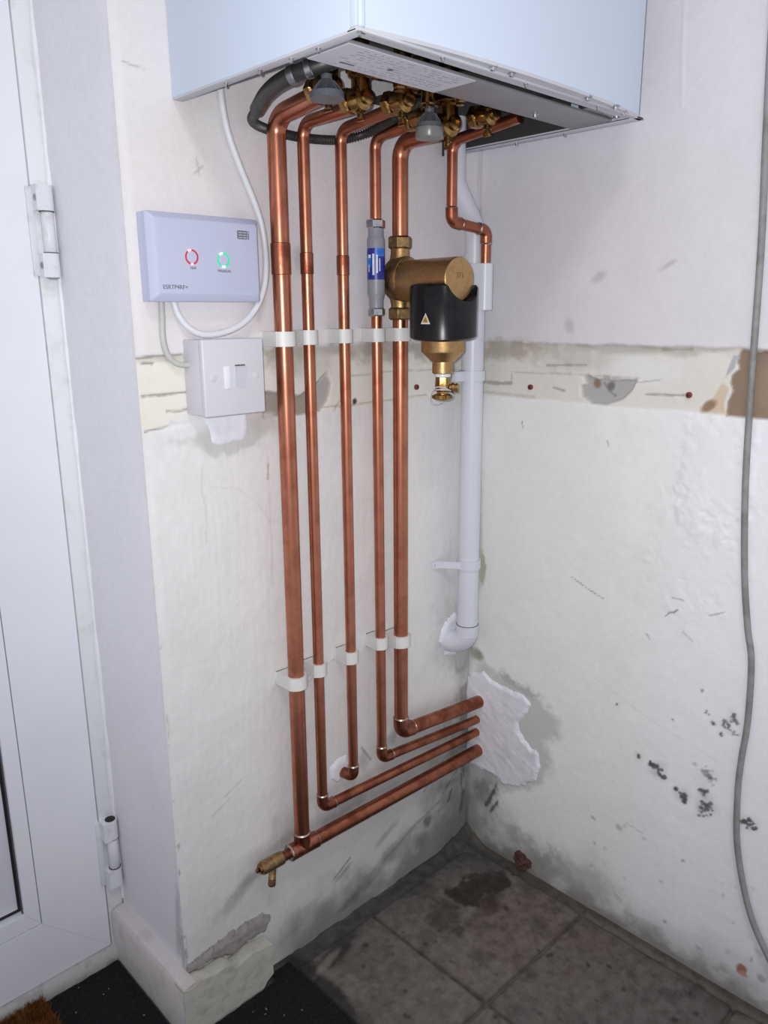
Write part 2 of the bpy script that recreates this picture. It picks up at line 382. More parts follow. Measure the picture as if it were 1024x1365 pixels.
for p, w_, a in [([(-.335, .088), (-.30, .108)], .002, .7), ([(-.12, .15), (-.075, .19), (-.05, .20)], .0018, .5), ([(-.22, .06), (-.15, .09), (-.08, .11)], .0025, .4), ([(-.27, .30), (-.25, .27)], .002, .5)]:
    S.paint(S.stroke(p, w_, 1.0, .8), (.12, .12, .12), a)
# brush texture of many coats of gloss on the lower half
S.h += lower*(.0006*(fbm(S.U*3.2, S.V*.5, 60, 71, 3)-.5)+.0016*(fbm(S.U, S.V, 22, 77, 4)-.5))
k = S.blob(-.055, .43, .05, .065, 0, .5, .9, .6); S.paint(k, (.50, .495, .48), .55)
k = S.blob(-.025, .37, .016, .02, 0, .25, .2, .2)-S.blob(-.025, .376, .013, .016, 0, .25, .2, .2); S.paint(k, (.36, .36, .35), .7)
S.paint(S.poly([(-.026, .318), (0, .33), (0, .195), (-.022, .185)], .003, .012), (.27, .265, .26), .75)
for p, w_, a in [([(-.008, .175), (-.012, .15), (-.010, .13)], .002, .8), ([(-.016, .165), (-.018, .11)], .003, .7), ([(-.012, .10), (-.02, .06)], .004, .6), ([(-.045, .12), (-.055, .10)], .003, .7), ([(-.03, .155), (-.05, .14), (-.07, .12)], .0015, .6), ([(-.004, .21), (-.006, .19)], .0015, .8)]:
    S.paint(S.stroke(p, w_, 1.2, .9), (.06, .06, .058), a)
S.h *= sstep(0, .012, S.U-XR)*sstep(0, .008, -S.U)*.9+.1
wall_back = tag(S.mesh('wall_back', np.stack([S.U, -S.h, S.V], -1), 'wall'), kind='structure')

# ---- right wall (x = 0, room on the -x side)
w1 = np.linspace(0, .74, 370)
u = np.concatenate([w1, np.linspace(.8, 1.7, 12)]); S = Surf(u, v)        # U = distance from the corner towards the room
upper = sstep(BT-.002, BT+.002, S.V+S.n1*.007); lower = 1-sstep(BB-.002, BB+.002, S.V+S.n1*.006)
S.col[:] = (.76, .735, .68); S.paint(upper, (.745, .72, .755)); S.paint(lower, (.86, .865, .86))
S.h = .0032*upper+.0022*lower+.0022*S.n3+.0006*S.n1+.0003*S.n2
S.col *= (1+.07*S.n3+.05*S.n1)[..., None]
S.paint(lower*sstep(.30, .42, S.U+S.n3*.12), (.875, .88, .92), .75)
S.paint(lower*S.blob(.12, .62, .22, .2, 0, .8, .8), (.78, .79, .75), .5)
# rail strip: dirt, hole, raw patch
S.paint(S.blob(.07, .927, .08, .014, 0, .6, 1.1, 1.2), (.38, .34, .28), .75)
S.paint(S.blob(.26, .932, .12, .006, 0, .6, 1.2, 1.2), (.36, .34, .30), .6)
S.paint(S.blob(.20, .918, .06, .018, .0, .6, 1.1, 1.0), (.56, .55, .53), .7)
S.paint(S.blob(.30, .905, .05, .02, .0, .5, .8, .6), (.79, .79, .80), .8)
S.paint(S.band(.933, .939)*(.4+S.n1*1.6), (.42, .38, .33), .8)
for p, w_, a in [([(.002, .873), (.05, .872), (.075, .874)], .003, .7), ([(.075, .874), (.073, .892)], .0008, .6), ([(.08, .892), (.16, .893), (.3, .893)], .001, .4), ([(.14, .905), (.21, .908)], .0016, .6), ([(.155, .872), (.175, .868)], .0018, .75),
              ([(.31, .872), (.35, .873), (.365, .874)], .0014, .75), ([(.0, .856), (.12, .855)], .002, .3), ([(.24, .893), (.30, .888), (.33, .893)], .0012, .4), ([(.33, .934), (.37, .935)], .0018, .6)]:
    k = S.stroke(p, w_, .7); S.paint(k, (.28, .25, .22), a); S.h -= .0008*k
k = S.poly([(.208, .889), (.215, .893), (.23, .889), (.26, .889), (.295, .892), (.288, .874), (.27, .86), (.25, .853), (.225, .852), (.205, .862), (.203, .877), (.213, .881)], .0014, .005)
S.paint(k, (.44, .435, .425)); S.h -= .005*k
S.paint(S.blob(.228, .882, .006, .007, .5, .4, .5), (.24, .16, .10), .9); S.paint(S.blob(.252, .879, .007, .006, .8, .4, .8), (.15, .14, .13), .85)
S.paint(S.stroke([(.24, .884), (.25, .872), (.26, .866)], .0014, .8), (.2, .19, .18), .8)
k = S.poly([(.437, .936), (.43, .925), (.434, .914), (.426, .905), (.424, .893), (.428, .885), (.424, .87), (.425, .845), (.80, .845), (.80, .936)], .0012, .008)*(1-upper)*(1-lower)
S.paint(k, (.275, .20, .145)); S.h -= .003*k; S.paint(k*S.blob(.47, .89, .02, .03, 0, .6, .9), (.34, .25, .19), .6)
k = S.poly([(.434, .928), (.428, .912), (.418, .9), (.421, .914), (.427, .93)], .001, .003); S.paint(k, (.47, .47, .50))
k = S.poly([(.414, .892), (.424, .887), (.42, .868), (.425, .853), (.39, .853), (.395, .86), (.405, .875)], .002, .006)*(1-lower); S.paint(k, (.66, .52, .36), .85)
S.paint(S.blob(.40, .862, .011, .006, .6, .4, .8), (.27, .17, .10), .9)
# chalky old plaster ridge below the raw patch
S.h += lower*(.0022*S.blob(.42, .77, .05, .07, 0, .5, 1.4, 1.0)+.0016*S.blob(.40, .66, .06, .08, .3, .5, 1.4, 1.0)+.0012*S.blob(.12, .45, .1, .05, .5, .5, 1.2))
k = S.stroke([(.322, 1.42), (.327, 1.30), (.332, 1.238)], .0022, .4, .8); S.h += .0006*k; S.paint(k, (.80, .79, .80), .35)
k = S.stroke([(.332, 1.238), (.35, 1.262), (.40, 1.30)], .002, .6, .8); S.paint(k, (.80, .79, .80), .25)
# scratches and specks
for p, w_, a in [([(.205, .578), (.24, .564), (.265, .556)], .0009, .6), ([(.375, .587), (.382, .588), (.392, .586)], .0010, .55), ([(.367, .556), (.372, .563), (.379, .565), (.384, .571)], .0012, .75), ([(.34, .52), (.345, .514)], .0012, .6), ([(.10, .815), (.102, .805)], .0011, .8), ([(.255, .80), (.258, .792)], .001, .5), ([(.33, .195), (.36, .19)], .001, .3),
              ([(.43, .575), (.45, .585)], .001, .5), ([(.26, .42), (.36, .385), (.47, .36)], .0012, .10), ([(.395, .54), (.41, .53)], .0009, .4)]:
    S.paint(S.stroke(p, w_, .8, .7), (.16, .15, .14), a)
for c in [(.225, 1.032, .012, .006), (.18, .965, .008, .010), (.33, 1.045, .012, .003)]:
    S.paint(S.blob(*c, .5, .7, .8, .8), (.42, .40, .43), .5)
# black mould spots
for cu, cv, ru, rv, a in [(.342, .317, .005, .005, .8), (.373, .312, .013, .008, .95), (.379, .303, .009, .007, .9), (.415, .286, .010, .008, .95), (.448, .305, .008, .008, .8), (.452, .285, .012, .012, .8), (.447, .275, .007, .01, .7), (.514, .287, .013, .010, .95), (.45, .335, .02, .01, .3),
                      (.468, .424, .008, .006, .7), (.478, .436, .007, .009, .7), (.45, .417, .004, .004, .7), (.462, .405, .004, .004, .7), (.44, .43, .003, .003, .7), (.476, .415, .009, .004, .6), (.43, .46, .003, .003, .5), (.39, .4, .003, .002, .5), (.30, .39, .002, .002, .5)]:
    for q_ in range(int(3+ru*rv*1.2e5)):
        g1_, g2_ = random.gauss(0, .42), random.gauss(0, .42); S.paint(S.blob(cu+ru*g1_, cv+rv*g2_-.25*ru*g1_, .0013+.0026*random.random()*min(1, ru/.008), .0013+.0022*random.random()*min(1, rv/.008), random.random()*3, .35, .5, .8), (.016, .015, .015), a)
    S.paint(S.blob(cu, cv, ru*1.1, rv*1.1, .6, .8, 1.0, 1.0), (.35, .35, .36), a*.35)
# low damp stains
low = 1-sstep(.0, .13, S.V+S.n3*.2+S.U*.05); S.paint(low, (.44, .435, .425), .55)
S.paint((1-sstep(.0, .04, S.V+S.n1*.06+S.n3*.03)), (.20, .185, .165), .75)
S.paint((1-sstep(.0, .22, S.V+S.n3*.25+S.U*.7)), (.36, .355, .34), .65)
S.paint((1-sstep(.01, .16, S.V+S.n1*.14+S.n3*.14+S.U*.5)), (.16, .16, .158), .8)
S.paint(S.blob(.02, .10, .05, .14, 0, .6, 1.2, 1.0), (.24, .24, .22), .6)
S.paint(S.blob(.055, .15, .02, .05, -.5, .6, 1.3, 1.2), (.13, .13, .125), .55)
S.paint(S.stroke([(.05, .09), (.066, .125), (.073, .15)], .003, 1.2, .8), (.05, .05, .05), .8)
S.paint(S.stroke([(.06, .08), (.076, .11)], .0025, 1.2, .8), (.05, .05, .05), .8)
S.paint(S.blob(.16, .035, .06, .03, 0, .7, 1.3, 1.2), (.30, .29, .27), .7)
S.paint(S.blob(.26, .05, .06, .025, 0, .7, 1.3, 1.2), (.40, .39, .37), .6)
for i in range(26):
    cu, cv = .27+.30*random.random(), .03+.16*random.random()
    S.paint(S.blob(cu, cv, .002+.005*random.random()**2, .002+.004*random.random()**2, random.random()*3, .5, 1.0, 1.0), (.2, .2, .19), .15+.4*random.random())
S.paint(S.blob(.527, .050, .007, .010, 0, .3, .9, .8), (.36, .13, .08), .9); S.paint(S.blob(.53, .043, .006, .004, 0, .3, .9, .8), (.55, .30, .25), .9)
# green paint traces and grey wash round the corner filler
S.paint(S.blob(.026, .553, .007, .028, 0, .4, .8, .6), (.33, .38, .22), .8); S.paint(S.blob(.020, .60, .004, .07, 0, .6, .9), (.47, .50, .38), .55); S.paint(S.blob(.022, .385, .014, .012, 0, .5, 1.1), (.20, .23, .13), .8)
S.paint(S.blob(.01, .66, .012, .28, 0, .7, .9), (.55, .57, .52), .5)
k = S.poly([(.02, .37), (.09, .365), (.16, .345), (.195, .325), (.195, .29), (.17, .27), (.19, .235), (.18, .20), (.15, .17), (.1, .14), (.02, .14)], .010, .03); S.paint(k, (.49, .485, .475), .7)
S.paint(S.poly([(.06, .372), (.12, .362), (.155, .345), (.13, .342), (.08, .356)], .004, .02), (.42, .42, .42), .7)
S.h += lower*(.0010*(fbm(S.U, S.V, 24, 91, 4)-.5))
S.h *= sstep(0, .008, S.U)*.95+.05
wall_right = tag(S.mesh('wall_right', np.stack([-S.h, -S.U, S.V], -1), 'wall'), kind='structure')
wall_right.data.flip_normals()

# ---- door reveal (x = XR, faces -x)
S = Surf(np.linspace(0, .25, 70), np.concatenate([np.linspace(0, 1.42, 360), np.linspace(1.45, 2.3, 10)]))
S.col[:] = (.80, .795, .86); S.col *= (1+.06*S.n3+.03*S.n1)[..., None]
S.paint(1-sstep(.0, .008, S.U+S.n2*.02), (.76, .75, .75), .8)
S.paint(sstep(.14, .2, S.U+S.n3*.05), (.74, .735, .76), .5)
S.paint(1-sstep(.05, .5, S.V+S.n3*.2), (.72, .71, .73), .6)
S.paint(S.blob(.012, .16, .006, .05, .1, .6, 1, 1), (.40, .39, .38), .6)
S.paint(S.blob(.004, .10, .006, .06, 0, .6, 1, 1), (.35, .34, .33), .6)
S.h = (.0016*S.n3+.0005*S.n1)*sstep(0, .02, S.U)
wall_left = tag(S.mesh('wall_left', np.stack([XR-S.h, S.U, S.V], -1), 'wall'), kind='structure')

# ---- irregular patches of filler: a domed mesh with a frayed outline, child of its wall
def patch(name, pts, to3d, m, parent, thick=.004, seed=0, fray=.006, st=.0014, soft=.005):
    us = [p[0] for p in pts]; vs_ = [p[1] for p in pts]; g = 3*st
    S = Surf(np.arange(min(us)-g, max(us)+g, st), np.arange(min(vs_)-g, max(vs_)+g, st))
    k = S.poly(pts, soft, fray); trowel = fbm(S.U*1.5+S.V*2, S.V*.7-S.U*.5, 40, seed+200, 3)-.5
    H = thick*(k**.6)*(1+.22*trowel+.35*S.n1+.08*S.n2)-.0022*(1-sstep(0, .25, k))
    idx = -np.ones(k.shape, int); V_ = []; F_ = []
    keep = k > .03; cell = keep[:-1, :-1] & keep[1:, :-1] & keep[1:, 1:] & keep[:-1, 1:]
    for i, j in zip(*np.nonzero(cell)):
        f = []
        for a, b in ((i, j), (i+1, j), (i+1, j+1), (i, j+1)):
            if idx[a, b] < 0: idx[a, b] = len(V_); V_.append(to3d(S.U[a, b], S.V[a, b], H[a, b]))
            f.append(int(idx[a, b]))
        F_.append(f)
    b = MB(); b.add(V_, F_); return b.build(name, m, parent, 80)
onback = lambda a, b, h: (a, -h, b)
onright = lambda a, b, h: (-h, -a, b)
patch('filler_patch', [(-.522, .862), (-.50, .861), (-.462, .862), (-.463, .842), (-.470, .829), (-.50, .827), (-.513, .829), (-.516, .845)], onback, 'filler', wall_back, .003, 2)
patch('filler_patch', [(-.335, .292), (-.322, .300), (-.305, .298), (-.296, .284), (-.305, .268), (-.324, .264), (-.334, .275)], onback, 'filler', wall_back, .005, 3)
patch('filler_patch', [(-.082, .430), (-.078, .448), (-.066, .462), (-.045, .470), (-.03, .45), (-.028, .413), (-.046, .393), (-.068, .399)], onback, 'filler', wall_back, .007, 4)
patch('filler_patch', [(.0, .335), (.011, .343), (.036, .354), (.058, .346), (.091, .341), (.128, .338), (.138, .33), (.124, .302), (.116, .286), (.118, .270), (.130, .258), (.16, .242), (.164, .22), (.155, .192), (.12, .161), (.093, .154), (.065, .163), (.019, .160), (.0, .168)], onright, 'filler', wall_right, .0065, 5, .012)
# wall plugs left in the strip
def plug(x, y, z, par):
    b = MB(); n = (0, -1, 0) if par is wall_back else (-1, 0, 0)
    b.lathe((x, y, z), n, [(-.004, .0042), (.0028, .0042), (.0036, .0034), (.0036, .002), (.001, .0018)], 12); return b.build('wall_plug', 'plug', par)
plug(-.144, 0, .873, wall_back); plug(0, -.113, .870, wall_right); plug(0, -.3725, .875, wall_right)

# ------------------------------------------------------------------ floor: flagstones, screed fillet in the corner
def floor_paint(S):
    X, Y = S.U, S.V
    S.col[:] = (.172, .156, .142); S.col *= (1+.5*S.n3+.45*S.n1+.3*S.n2)[..., None]
    S.paint(sstep(.04, .2, S.n3+S.n1*.3), (.165, .125, .11), .6)
    S.paint(sstep(.05, .25, S.n1+.3*S.n2), (.075, .07, .064), .6)
    def b(*a): return S.blob(*a)
    S.paint(S.poly([(-.150, -.078), (-.115, -.085), (-.083, -.080), (-.05, -.100), (-.034, -.118), (-.046, -.150), (-.08, -.150), (-.105, -.128), (-.135, -.145), (-.150, -.118)], .004, .03), (.036, .028, .022), .88)        # dark wet stain
    S.paint(b(-.115, -.15, .03, .02, .3, .4, 1.1, .8), (.05, .033, .026), .8)
    S.paint(b(-.19, -.115, .045, .026, .6, .4, 1.1, .9), (.062, .056, .045), .75)
    S.paint(b(-.17, -.055, .03, .02, .4, .5, 1.1, .9), (.05, .046, .042), .6)
    S.paint(b(-.20, -.155, .012, .01, 0, .4, .8, .8), (.04, .036, .03), .7)
    # grime along the walls
    S.paint(1-sstep(.0, .07, -Y+S.n3*.08+S.n1*.04), (.075, .076, .078), .85)
    S.paint(1-sstep(.0, .05, -X+S.n3*.06+S.n1*.04), (.082, .076, .068), .85)
    S.paint(b(-.03, -.04, .09, .06, -.7, .6, .8, .5), (.082, .084, .088), .85)
    S.paint(b(-.36, -.045, .05, .016, .25, .4, 1.0, .8), (.035, .034, .034), .8)
    S.paint(b(-.43, -.08, .014, .10, 0, .5, 1.0, .8), (.03, .03, .03), .9)
    S.paint(b(-.40, -.055, .03, .006, .25, .4, 1.0, .9), (.27, .25, .22), .55)
    for i in range(40):
        S.paint(b(-.42+.40*random.random(), -.5+.46*random.random(), .002+.004*random.random(), .002+.003*random.random(), 3*random.random(), .4, .8, .8), (.03, .028, .026), .7)
    S.h = .0012*S.n3+.0006*S.n1
u = np.linspace(-.9, 0, 240); vv = np.linspace(-.75, .26, 260)
S = Surf(u, vv); floor_paint(S)
S.col *= .80
S.h += .016*(1-sstep(0, .045, -S.V+S.n1*.05))*(1-sstep(-.16, -.02, -S.U*1.0-.0))*0+.020*(1-sstep(.0, .07, np.hypot(S.U*.8, S.V*1.2)+S.n1*.05))+.004*(1-sstep(.0, .022, -S.U+S.n1*.03))
S.h += .006*(1-sstep(.0, .024, -S.V+S.n1*.06))
S.paint((1-sstep(.018, .026, -S.U+S.n1*.03))*sstep(.24, .30, -S.V+S.n3*.1)*sstep(.008, .014, -S.U+S.n1*.01), (.20, .18, .155), .7)
S.paint(1-sstep(.008, .016, -S.U+S.n1*.02), (.115, .10, .085), .7)
floor = tag(S.mesh('floor', np.stack([S.U, S.V, S.h-.0035], -1), 'floor'), kind='structure')
for i, (xa, xb, ya, yb) in enumerate([(-.2770, -.0235, -.2740, -.030), (-.2770, -.0235, -.530, -.2760), (-.436, -.2790, -.2740, -.030), (-.436, -.2790, -.530, -.2760),
                                      (-.2765, -.0235, -.74, -.533), (-.436, -.2795, -.74, -.533)]):
    uu = np.linspace(xa, xb, int((xb-xa)/.003)); ww = np.linspace(ya, yb, int((yb-ya)/.003)); S = Surf(uu, ww); floor_paint(S)
    e = np.minimum(np.minimum(S.U-xa, xb-S.U), np.minimum(S.V-ya, yb-S.V))
    S.paint(1-sstep(0, .005, e+S.n1*.008), (.062, .057, .052), .55)
    if i == 1: S.col *= np.array((.86, .88, .9))
    z = S.h+.0015+[.0, -.0006, .0004, .0002, 0, 0][i]-.0065*(e < 1e-6)
    t = S.mesh('flagstone', np.stack([S.U, S.V, z], -1), 'floor', floor)

# ------------------------------------------------------------------ skirting
b = MB()
b.prism([(0, 0), (.0225, 0), (.0225, .080), (.018, .087), (.006, .090), (0, .090)], (XR+.001, -.026, 0), (-1, 0, 0), (0, 0, 1), (0, 1, 0), .214)
tag(b.build('baseboard_left', 'skirt'), kind='structure')
stub = MB()     # broken stub of skirting on the back wall: ragged top, knocked-off bottom corner
prof = [(-.627, 0), (-.627, .088), (-.615, .084), (-.60, .088), (-.575, .081), (-.555, .083), (-.548, .079), (-.545, .068), (-.53, .073), (-.51, .076), (-.495, .072), (-.479, .070), (-.479, .018), (-.49, .012), (-.50, 0)]
stub.prism(prof, (0, -.003, 0), (1, 0, 0), (0, 0, 1), (0, -1, 0), .024)
tag(stub.build('trim_1', 'filler_warm'), kind='structure')
patch('render_ridge', [(-.604, .095), (-.58, .100), (-.545, .106), (-.52, .104), (-.505, .110), (-.49, .106), (-.475, .104), (-.465, .095), (-.478, .080), (-.505, .082), (-.535, .076), (-.55, .086), (-.58, .087), (-.604, .088)], onback, 'grey_render', wall_back, .009, 12, .012)

# ------------------------------------------------------------------ door
door = bpy.data.objects.new('door_1', None); COL.objects.link(door); tag(door, kind='structure'); door.empty_display_size = .02
YD = .190
b = MB(); b.box(-.6315, XR-.001, YD, YD+.06, .012, 2.05, .002); b.build('door_frame', 'door_frame', door)
# the paint-clogged joint between frame and reveal
rs = random.Random(4); b = MB(); pts = [(XR-.0005, YD-.001+rs.uniform(-.001, .001), .1+i*.02) for i in range(66)]
b.tube(pts, [rs.uniform(.0025, .0055) for _ in pts], 8); b.build('joint_filler', 'door_frame', door)
zt = 2.05
def mitre(x_in, x_out, z_in, z_out, depth, y, m, name):   # stile and bottom rail that meet in a mitre
    b = MB(); b.prism([(x_out, z_out), (x_out, zt), (x_in, zt), (x_in, z_in)], (0, y, 0), (1, 0, 0), (0, 0, 1), (0, 1, 0), depth); b.build(name+'_stile', m, door)
    b = MB(); b.prism([(x_out, z_out-.0), (x_in, z_in), (-1.35, z_in), (-1.35, z_out)], (0, y, -.0004), (1, 0, 0), (0, 0, 1), (0, 1, 0), depth); b.build(name+'_rail', m, door)
mitre(-.729, -.6332, .1235, .0265, .05, YD+.0012, 'door', 'leaf')
mitre(-.7505, -.7303, .150, .1248, .05, YD+.0022, 'door', 'bead')
b = MB(); b.box(-1.35, -.7555, YD+.013, YD+.03, .157, zt, .001); b.build('panel', 'door', door)
b = MB(); b.box(-1.35, -.7503, YD+.016, YD+.034, .150, zt); b.build('gasket', 'hole', door)
b = MB(); b.box(-.752, -.6322, YD+.008, YD+.012, .027, zt); b.box(-1.35, -.752, YD+.008, YD+.012, .027, .145); b.build('seam', 'seam', door)
b = MB(); b.prism([(0, 0), (.0, .012), (.006, .021), (.016, .0262), (.06, .0262), (.06, 0)], (-1.35, YD-.012, 0), (0, 1, 0), (0, 0, 1), (1, 0, 0), 1.35+XR-.0008); b.build('threshold', 'threshold', door)
def hinge(z0, z1, open_top):
    zc = [z0, z0+(z1-z0)*.27, z0+(z1-z0)*.72, z1]
    h = MB(); h.box(-.6385, -.6300, YD-.0025, YD+.003, z0+.002, z1-.002, .001); H = h.build('hinge', 'hinge', door)
    for i in range(3):
        k = MB(); r = (.0095, .0078, .0095)[i]; za, zb = zc[i]+.0004, zc[i+1]-.0004
        cx, cy = -.6180, YD-.0085
        if i == 1: k.lathe((cx, cy, za), (0, 0, 1), [(0, r-.0006), (.0006, r), (zb-za-.0006, r), (zb-za, r-.0006)], 24)
        else:      # leaf wrapped round the pin: flat back, round front
            pl = [(cx-.014, YD+.001)]+[(cx-.014, cy-r*.9)]+[(cx+r*math.sin(a), cy-r*math.cos(a)) for a in [i_*math.pi/10 for i_ in range(-1, 11)]]+[(cx, YD+.001)]
            k.prism(pl, (0, 0, za), (1, 0, 0), (0, 1, 0), (0, 0, 1), zb-za)
        k.build('knuckle', 'hinge', H, 50)
    for z in ((zc[0]+zc[1])/2, (zc[2]+zc[3])/2):
        if not open_top:
            s = MB(); s.lathe((-.6315, YD-.012, z), (-1, 0, 0), [(0, .0042), (.0012, .0042), (.0014, .003), (.0006, .002)], 14); s.build('screw', 'steel', H)
    g = MB()
    for z in (zc[1], zc[2]): g.lathe((-.618, YD-.0085, z-.0009), (0, 0, 1), [(0, .0089), (.0018, .0089)], 20)
    g.build('gap', 'seam', H)
    c = MB()
    if open_top: c.lathe((-.618, YD-.0085, z1-.0004), (0, 0, 1), [(0, .0072), (.001, .0076), (.0012, .0062), (.0012, .001)], 20); c.build('socket', 'hole', H)
    else: c.lathe((-.618, YD-.0085, z0-.002), (0, 0, 1), [(0, .0045), (.0022, .0085)], 20); c.build('pin_end', 'steel', H)
hinge(1.031, 1.141, False); hinge(.135, .248, True)

# ------------------------------------------------------------------ boiler
B0, B1, BY, BZ, BTOP = -.5395, -.060, -.312, 1.2173, 1.93
boiler = thing('boiler', (-.30, 0, BZ), 'white wall-hung boiler in the corner above the copper pipes', 'boiler')
b = MB(); b.box(B0, B0+.0035, BY+.012, -.002, BZ+.001, BTOP, .0012); b.build('side_panel', 'boiler', boiler)
b = MB(); b.box(B1-.0035, B1, BY+.012, -.002, BZ+.001, BTOP, .0012); b.build('side_panel', 'boiler', boiler)
b = MB(); b.box(B0, B1, BY+.012, -.002, BTOP-.004, BTOP, .001); b.build('top_panel', 'boiler', boiler)
# front cover: slightly bowed sheet with rounded edges
n = 26; poly = []
for i in range(n+1):
    t = i/n; x = B0+.012+(B1-B0-.0135)*t; poly.append((x, BY+.007-.017*(1-(2*t-1)**2)**.8))
poly = [(B0+.012, BY+.02)]+poly+[(B1-.0015, BY+.02)]
b = MB(); b.prism(poly, (0, 0, BZ+.0045), (1, 0, 0), (0, 1, 0), (0, 0, 1), BTOP-BZ-.0045); b.build('front_cover', 'boiler', boiler, 30)
# corner post between side panel and cover
b = MB(); b.box(B0+.0005, B0+.0035, BY+.004, BY+.016, BZ+.003, BTOP, .001); b.box(B0+.004, B0+.0115, BY+.003, BY+.016, BZ+.003, BTOP, .0025, 3); b.build('corner_strip', 'boiler', boiler)
b = MB(); b.box(B1+.0002, B1+.0012, BY+.008, BY+.013, BZ+.006, BTOP); b.build('edge_shadow', 'seam', boiler)  # dark strip standing in for the thin shadow along the boiler's right edge
# bottom rim: folded flange on three sides
b = MB(); b.box(B0+.0004, B0+.013, BY+.004, -.004, BZ-.001, BZ+.0015, .0006); b.box(B0+.011, B0+.013, BY+.02, -.03, BZ, BZ+.016); b.build('rim', 'boiler_rim', boiler)
b = MB(); b.box(B1-.015, B1-.0004, BY+.001, -.004, BZ-.001, BZ+.0015, .0006); b.box(B1-.015, B1-.013, BY+.012, -.004, BZ, BZ+.006); b.build('rim', 'boiler_rim', boiler)
b = MB(); b.box(B0+.002, B1-.001, BY+.001, BY+.0070, BZ-.001, BZ+.0015, .0006); b.box(B0+.075, B1-.075, BY+.005, BY+.0070, BZ, BZ+.010)
poly = [(x, y-.0006) for x, y in poly]; b.prism([(x, y+.0004) for x, y in poly], (0, 0, BZ+.0012), (1, 0, 0), (0, 1, 0), (0, 0, 1), .0034); b.build('rim', 'boiler_rim', boiler, 30)
for xa, xb in ((B0+.0004, B0+.0135), (B1-.0125, B1-.0003)):
    b = MB(); b.box(xa, xb, BY+.0035, BY+.0155, BZ-.0006, BZ+.0030, .0006); b.build('corner_cap', 'boiler_rim', boiler)
b = MB(); b.box(B1-.0170, B1-.0155, -.214, -.006, BZ+.003, BZ+.055); b.build('lining', 'tray_dark', boiler)
def screw(x, y, z, par=boiler, r=.0032):
    s = MB(); s.lathe((x, y, z), (0, 0, -1), [(-.001, r*1.6), (.0006, r*1.6), (.0008, r), (.0034, r*.9), (.004, r*.5)], 10); s.build('screw', 'chrome', par)
for x in (-.365, -.335, -.195, -.135, -.105): screw(x, BY-.004 if x != -.105 else BY+.003, BZ+.0018)
for x in (-.535, -.43, -.30, -.16): screw(x, BY+.0042, BZ-.001, r=.0016)
for y in (-.10, -.16, -.21, -.25): screw(B0+.007, y, BZ-.001, r=.0018)
for y in (-.12, -.2): screw(B1-.006, y, BZ-.001, r=.0018)
# front bar across the opening, with the data sticker on its left half
b = MB(); b.box(B0+.018, B1-.016, -.2765, -.215, BZ+.001, BZ+.004, .0008); b.box(B0+.018, B1-.016, -.217, -.215, BZ+.003, BZ+.024); b.build('tray_bar', 'bar', boiler)
b = MB(); b.box(-.5185, -.343, -.2755, -.2165, BZ+.0002, BZ+.0011); st = b.build('data_sticker', 'label', boiler)
b = MB(); rs = random.Random(9)
for row in range(9):
    y = -.2715+row*.0056; x = -.50+rs.uniform(0, .012)
    while x < -.36:
        w_ = rs.uniform(.003, .012)
        if rs.random() < .72 and not (row in (4,) and x > -.42): b.box(x, x+w_, y, y+.0021, BZ-.0001, BZ+.0003)
        x += w_+rs.uniform(.0015, .006)
tag(b.build('small_print', 'ink_light', st), kind='stuff')
b = MB(); b.lathe((-.437, -.245, BZ-.0002), (0, 0, 1), [(0, .0032), (.0005, .0032)], 14); b.build('stamp', 'ink', st)
b = MB(); b.box(-.49, -.472, -.232, -.229, BZ-.0001, BZ+.0003); b.build('stamp', 'ink', st)
# inside: dark slot behind the rim, floor plate, clips
b = MB(); b.box(B0+.014, B1-.016, BY+.0072, -.262, BZ+.014, BZ+.018); b.build('slot_plate', 'tray_dark', boiler)
b = MB(); b.box(B0+.004, B1-.004, BY+.024, -.055, BZ+.075, BZ+.080); b.build('base_plate', 'tray', boiler)
b = MB(); b.box(-.25, B1-.018, -.213, -.006, BZ+.042, BZ+.046, .0006); b.build('inner_plate', 'tray_dark', boiler)
b = MB(); b.box(-.505, -.462, -.304, -.280, BZ+.007, BZ+.011, .001); b.build('catch', 'hole', boiler)
b = MB(); b.box(-.455, -.40, -.304, -.279, BZ+.009, BZ+.012, .001); b.build('catch', 'rubble', boiler)
b = MB(); b.box(-.150, -.142, -.304, -.274, BZ+.005, BZ+.009, .001); b.build('catch', 'hole', boiler)
b = MB(); b.box(-.142, -.077, -.304, -.2745, BZ+.004, BZ+.007, .001); b.build('end_plate', 'bar', boiler)
b = MB(); b.prism([(-.118, -.288), (-.078, -.278), (-.079, -.300), (-.10, -.299)], (0, 0, BZ+.003), (1, 0, 0), (0, 1, 0), (0, 0, 1), .003); b.build('corner_plate', 'steel', boiler)
screw(-.090, -.291, BZ+.003, r=.004); screw(-.178, -.232, BZ+.001); screw(-.105, -.15, BZ+.042); screw(-.085, -.20, BZ+.042, r=.0025)
b = MB(); b.box(-.0945, -.0885, -.012, -.004, BZ-.006, BZ+.10, .0008); b.build('wall_bracket', 'tray_dark', boiler)

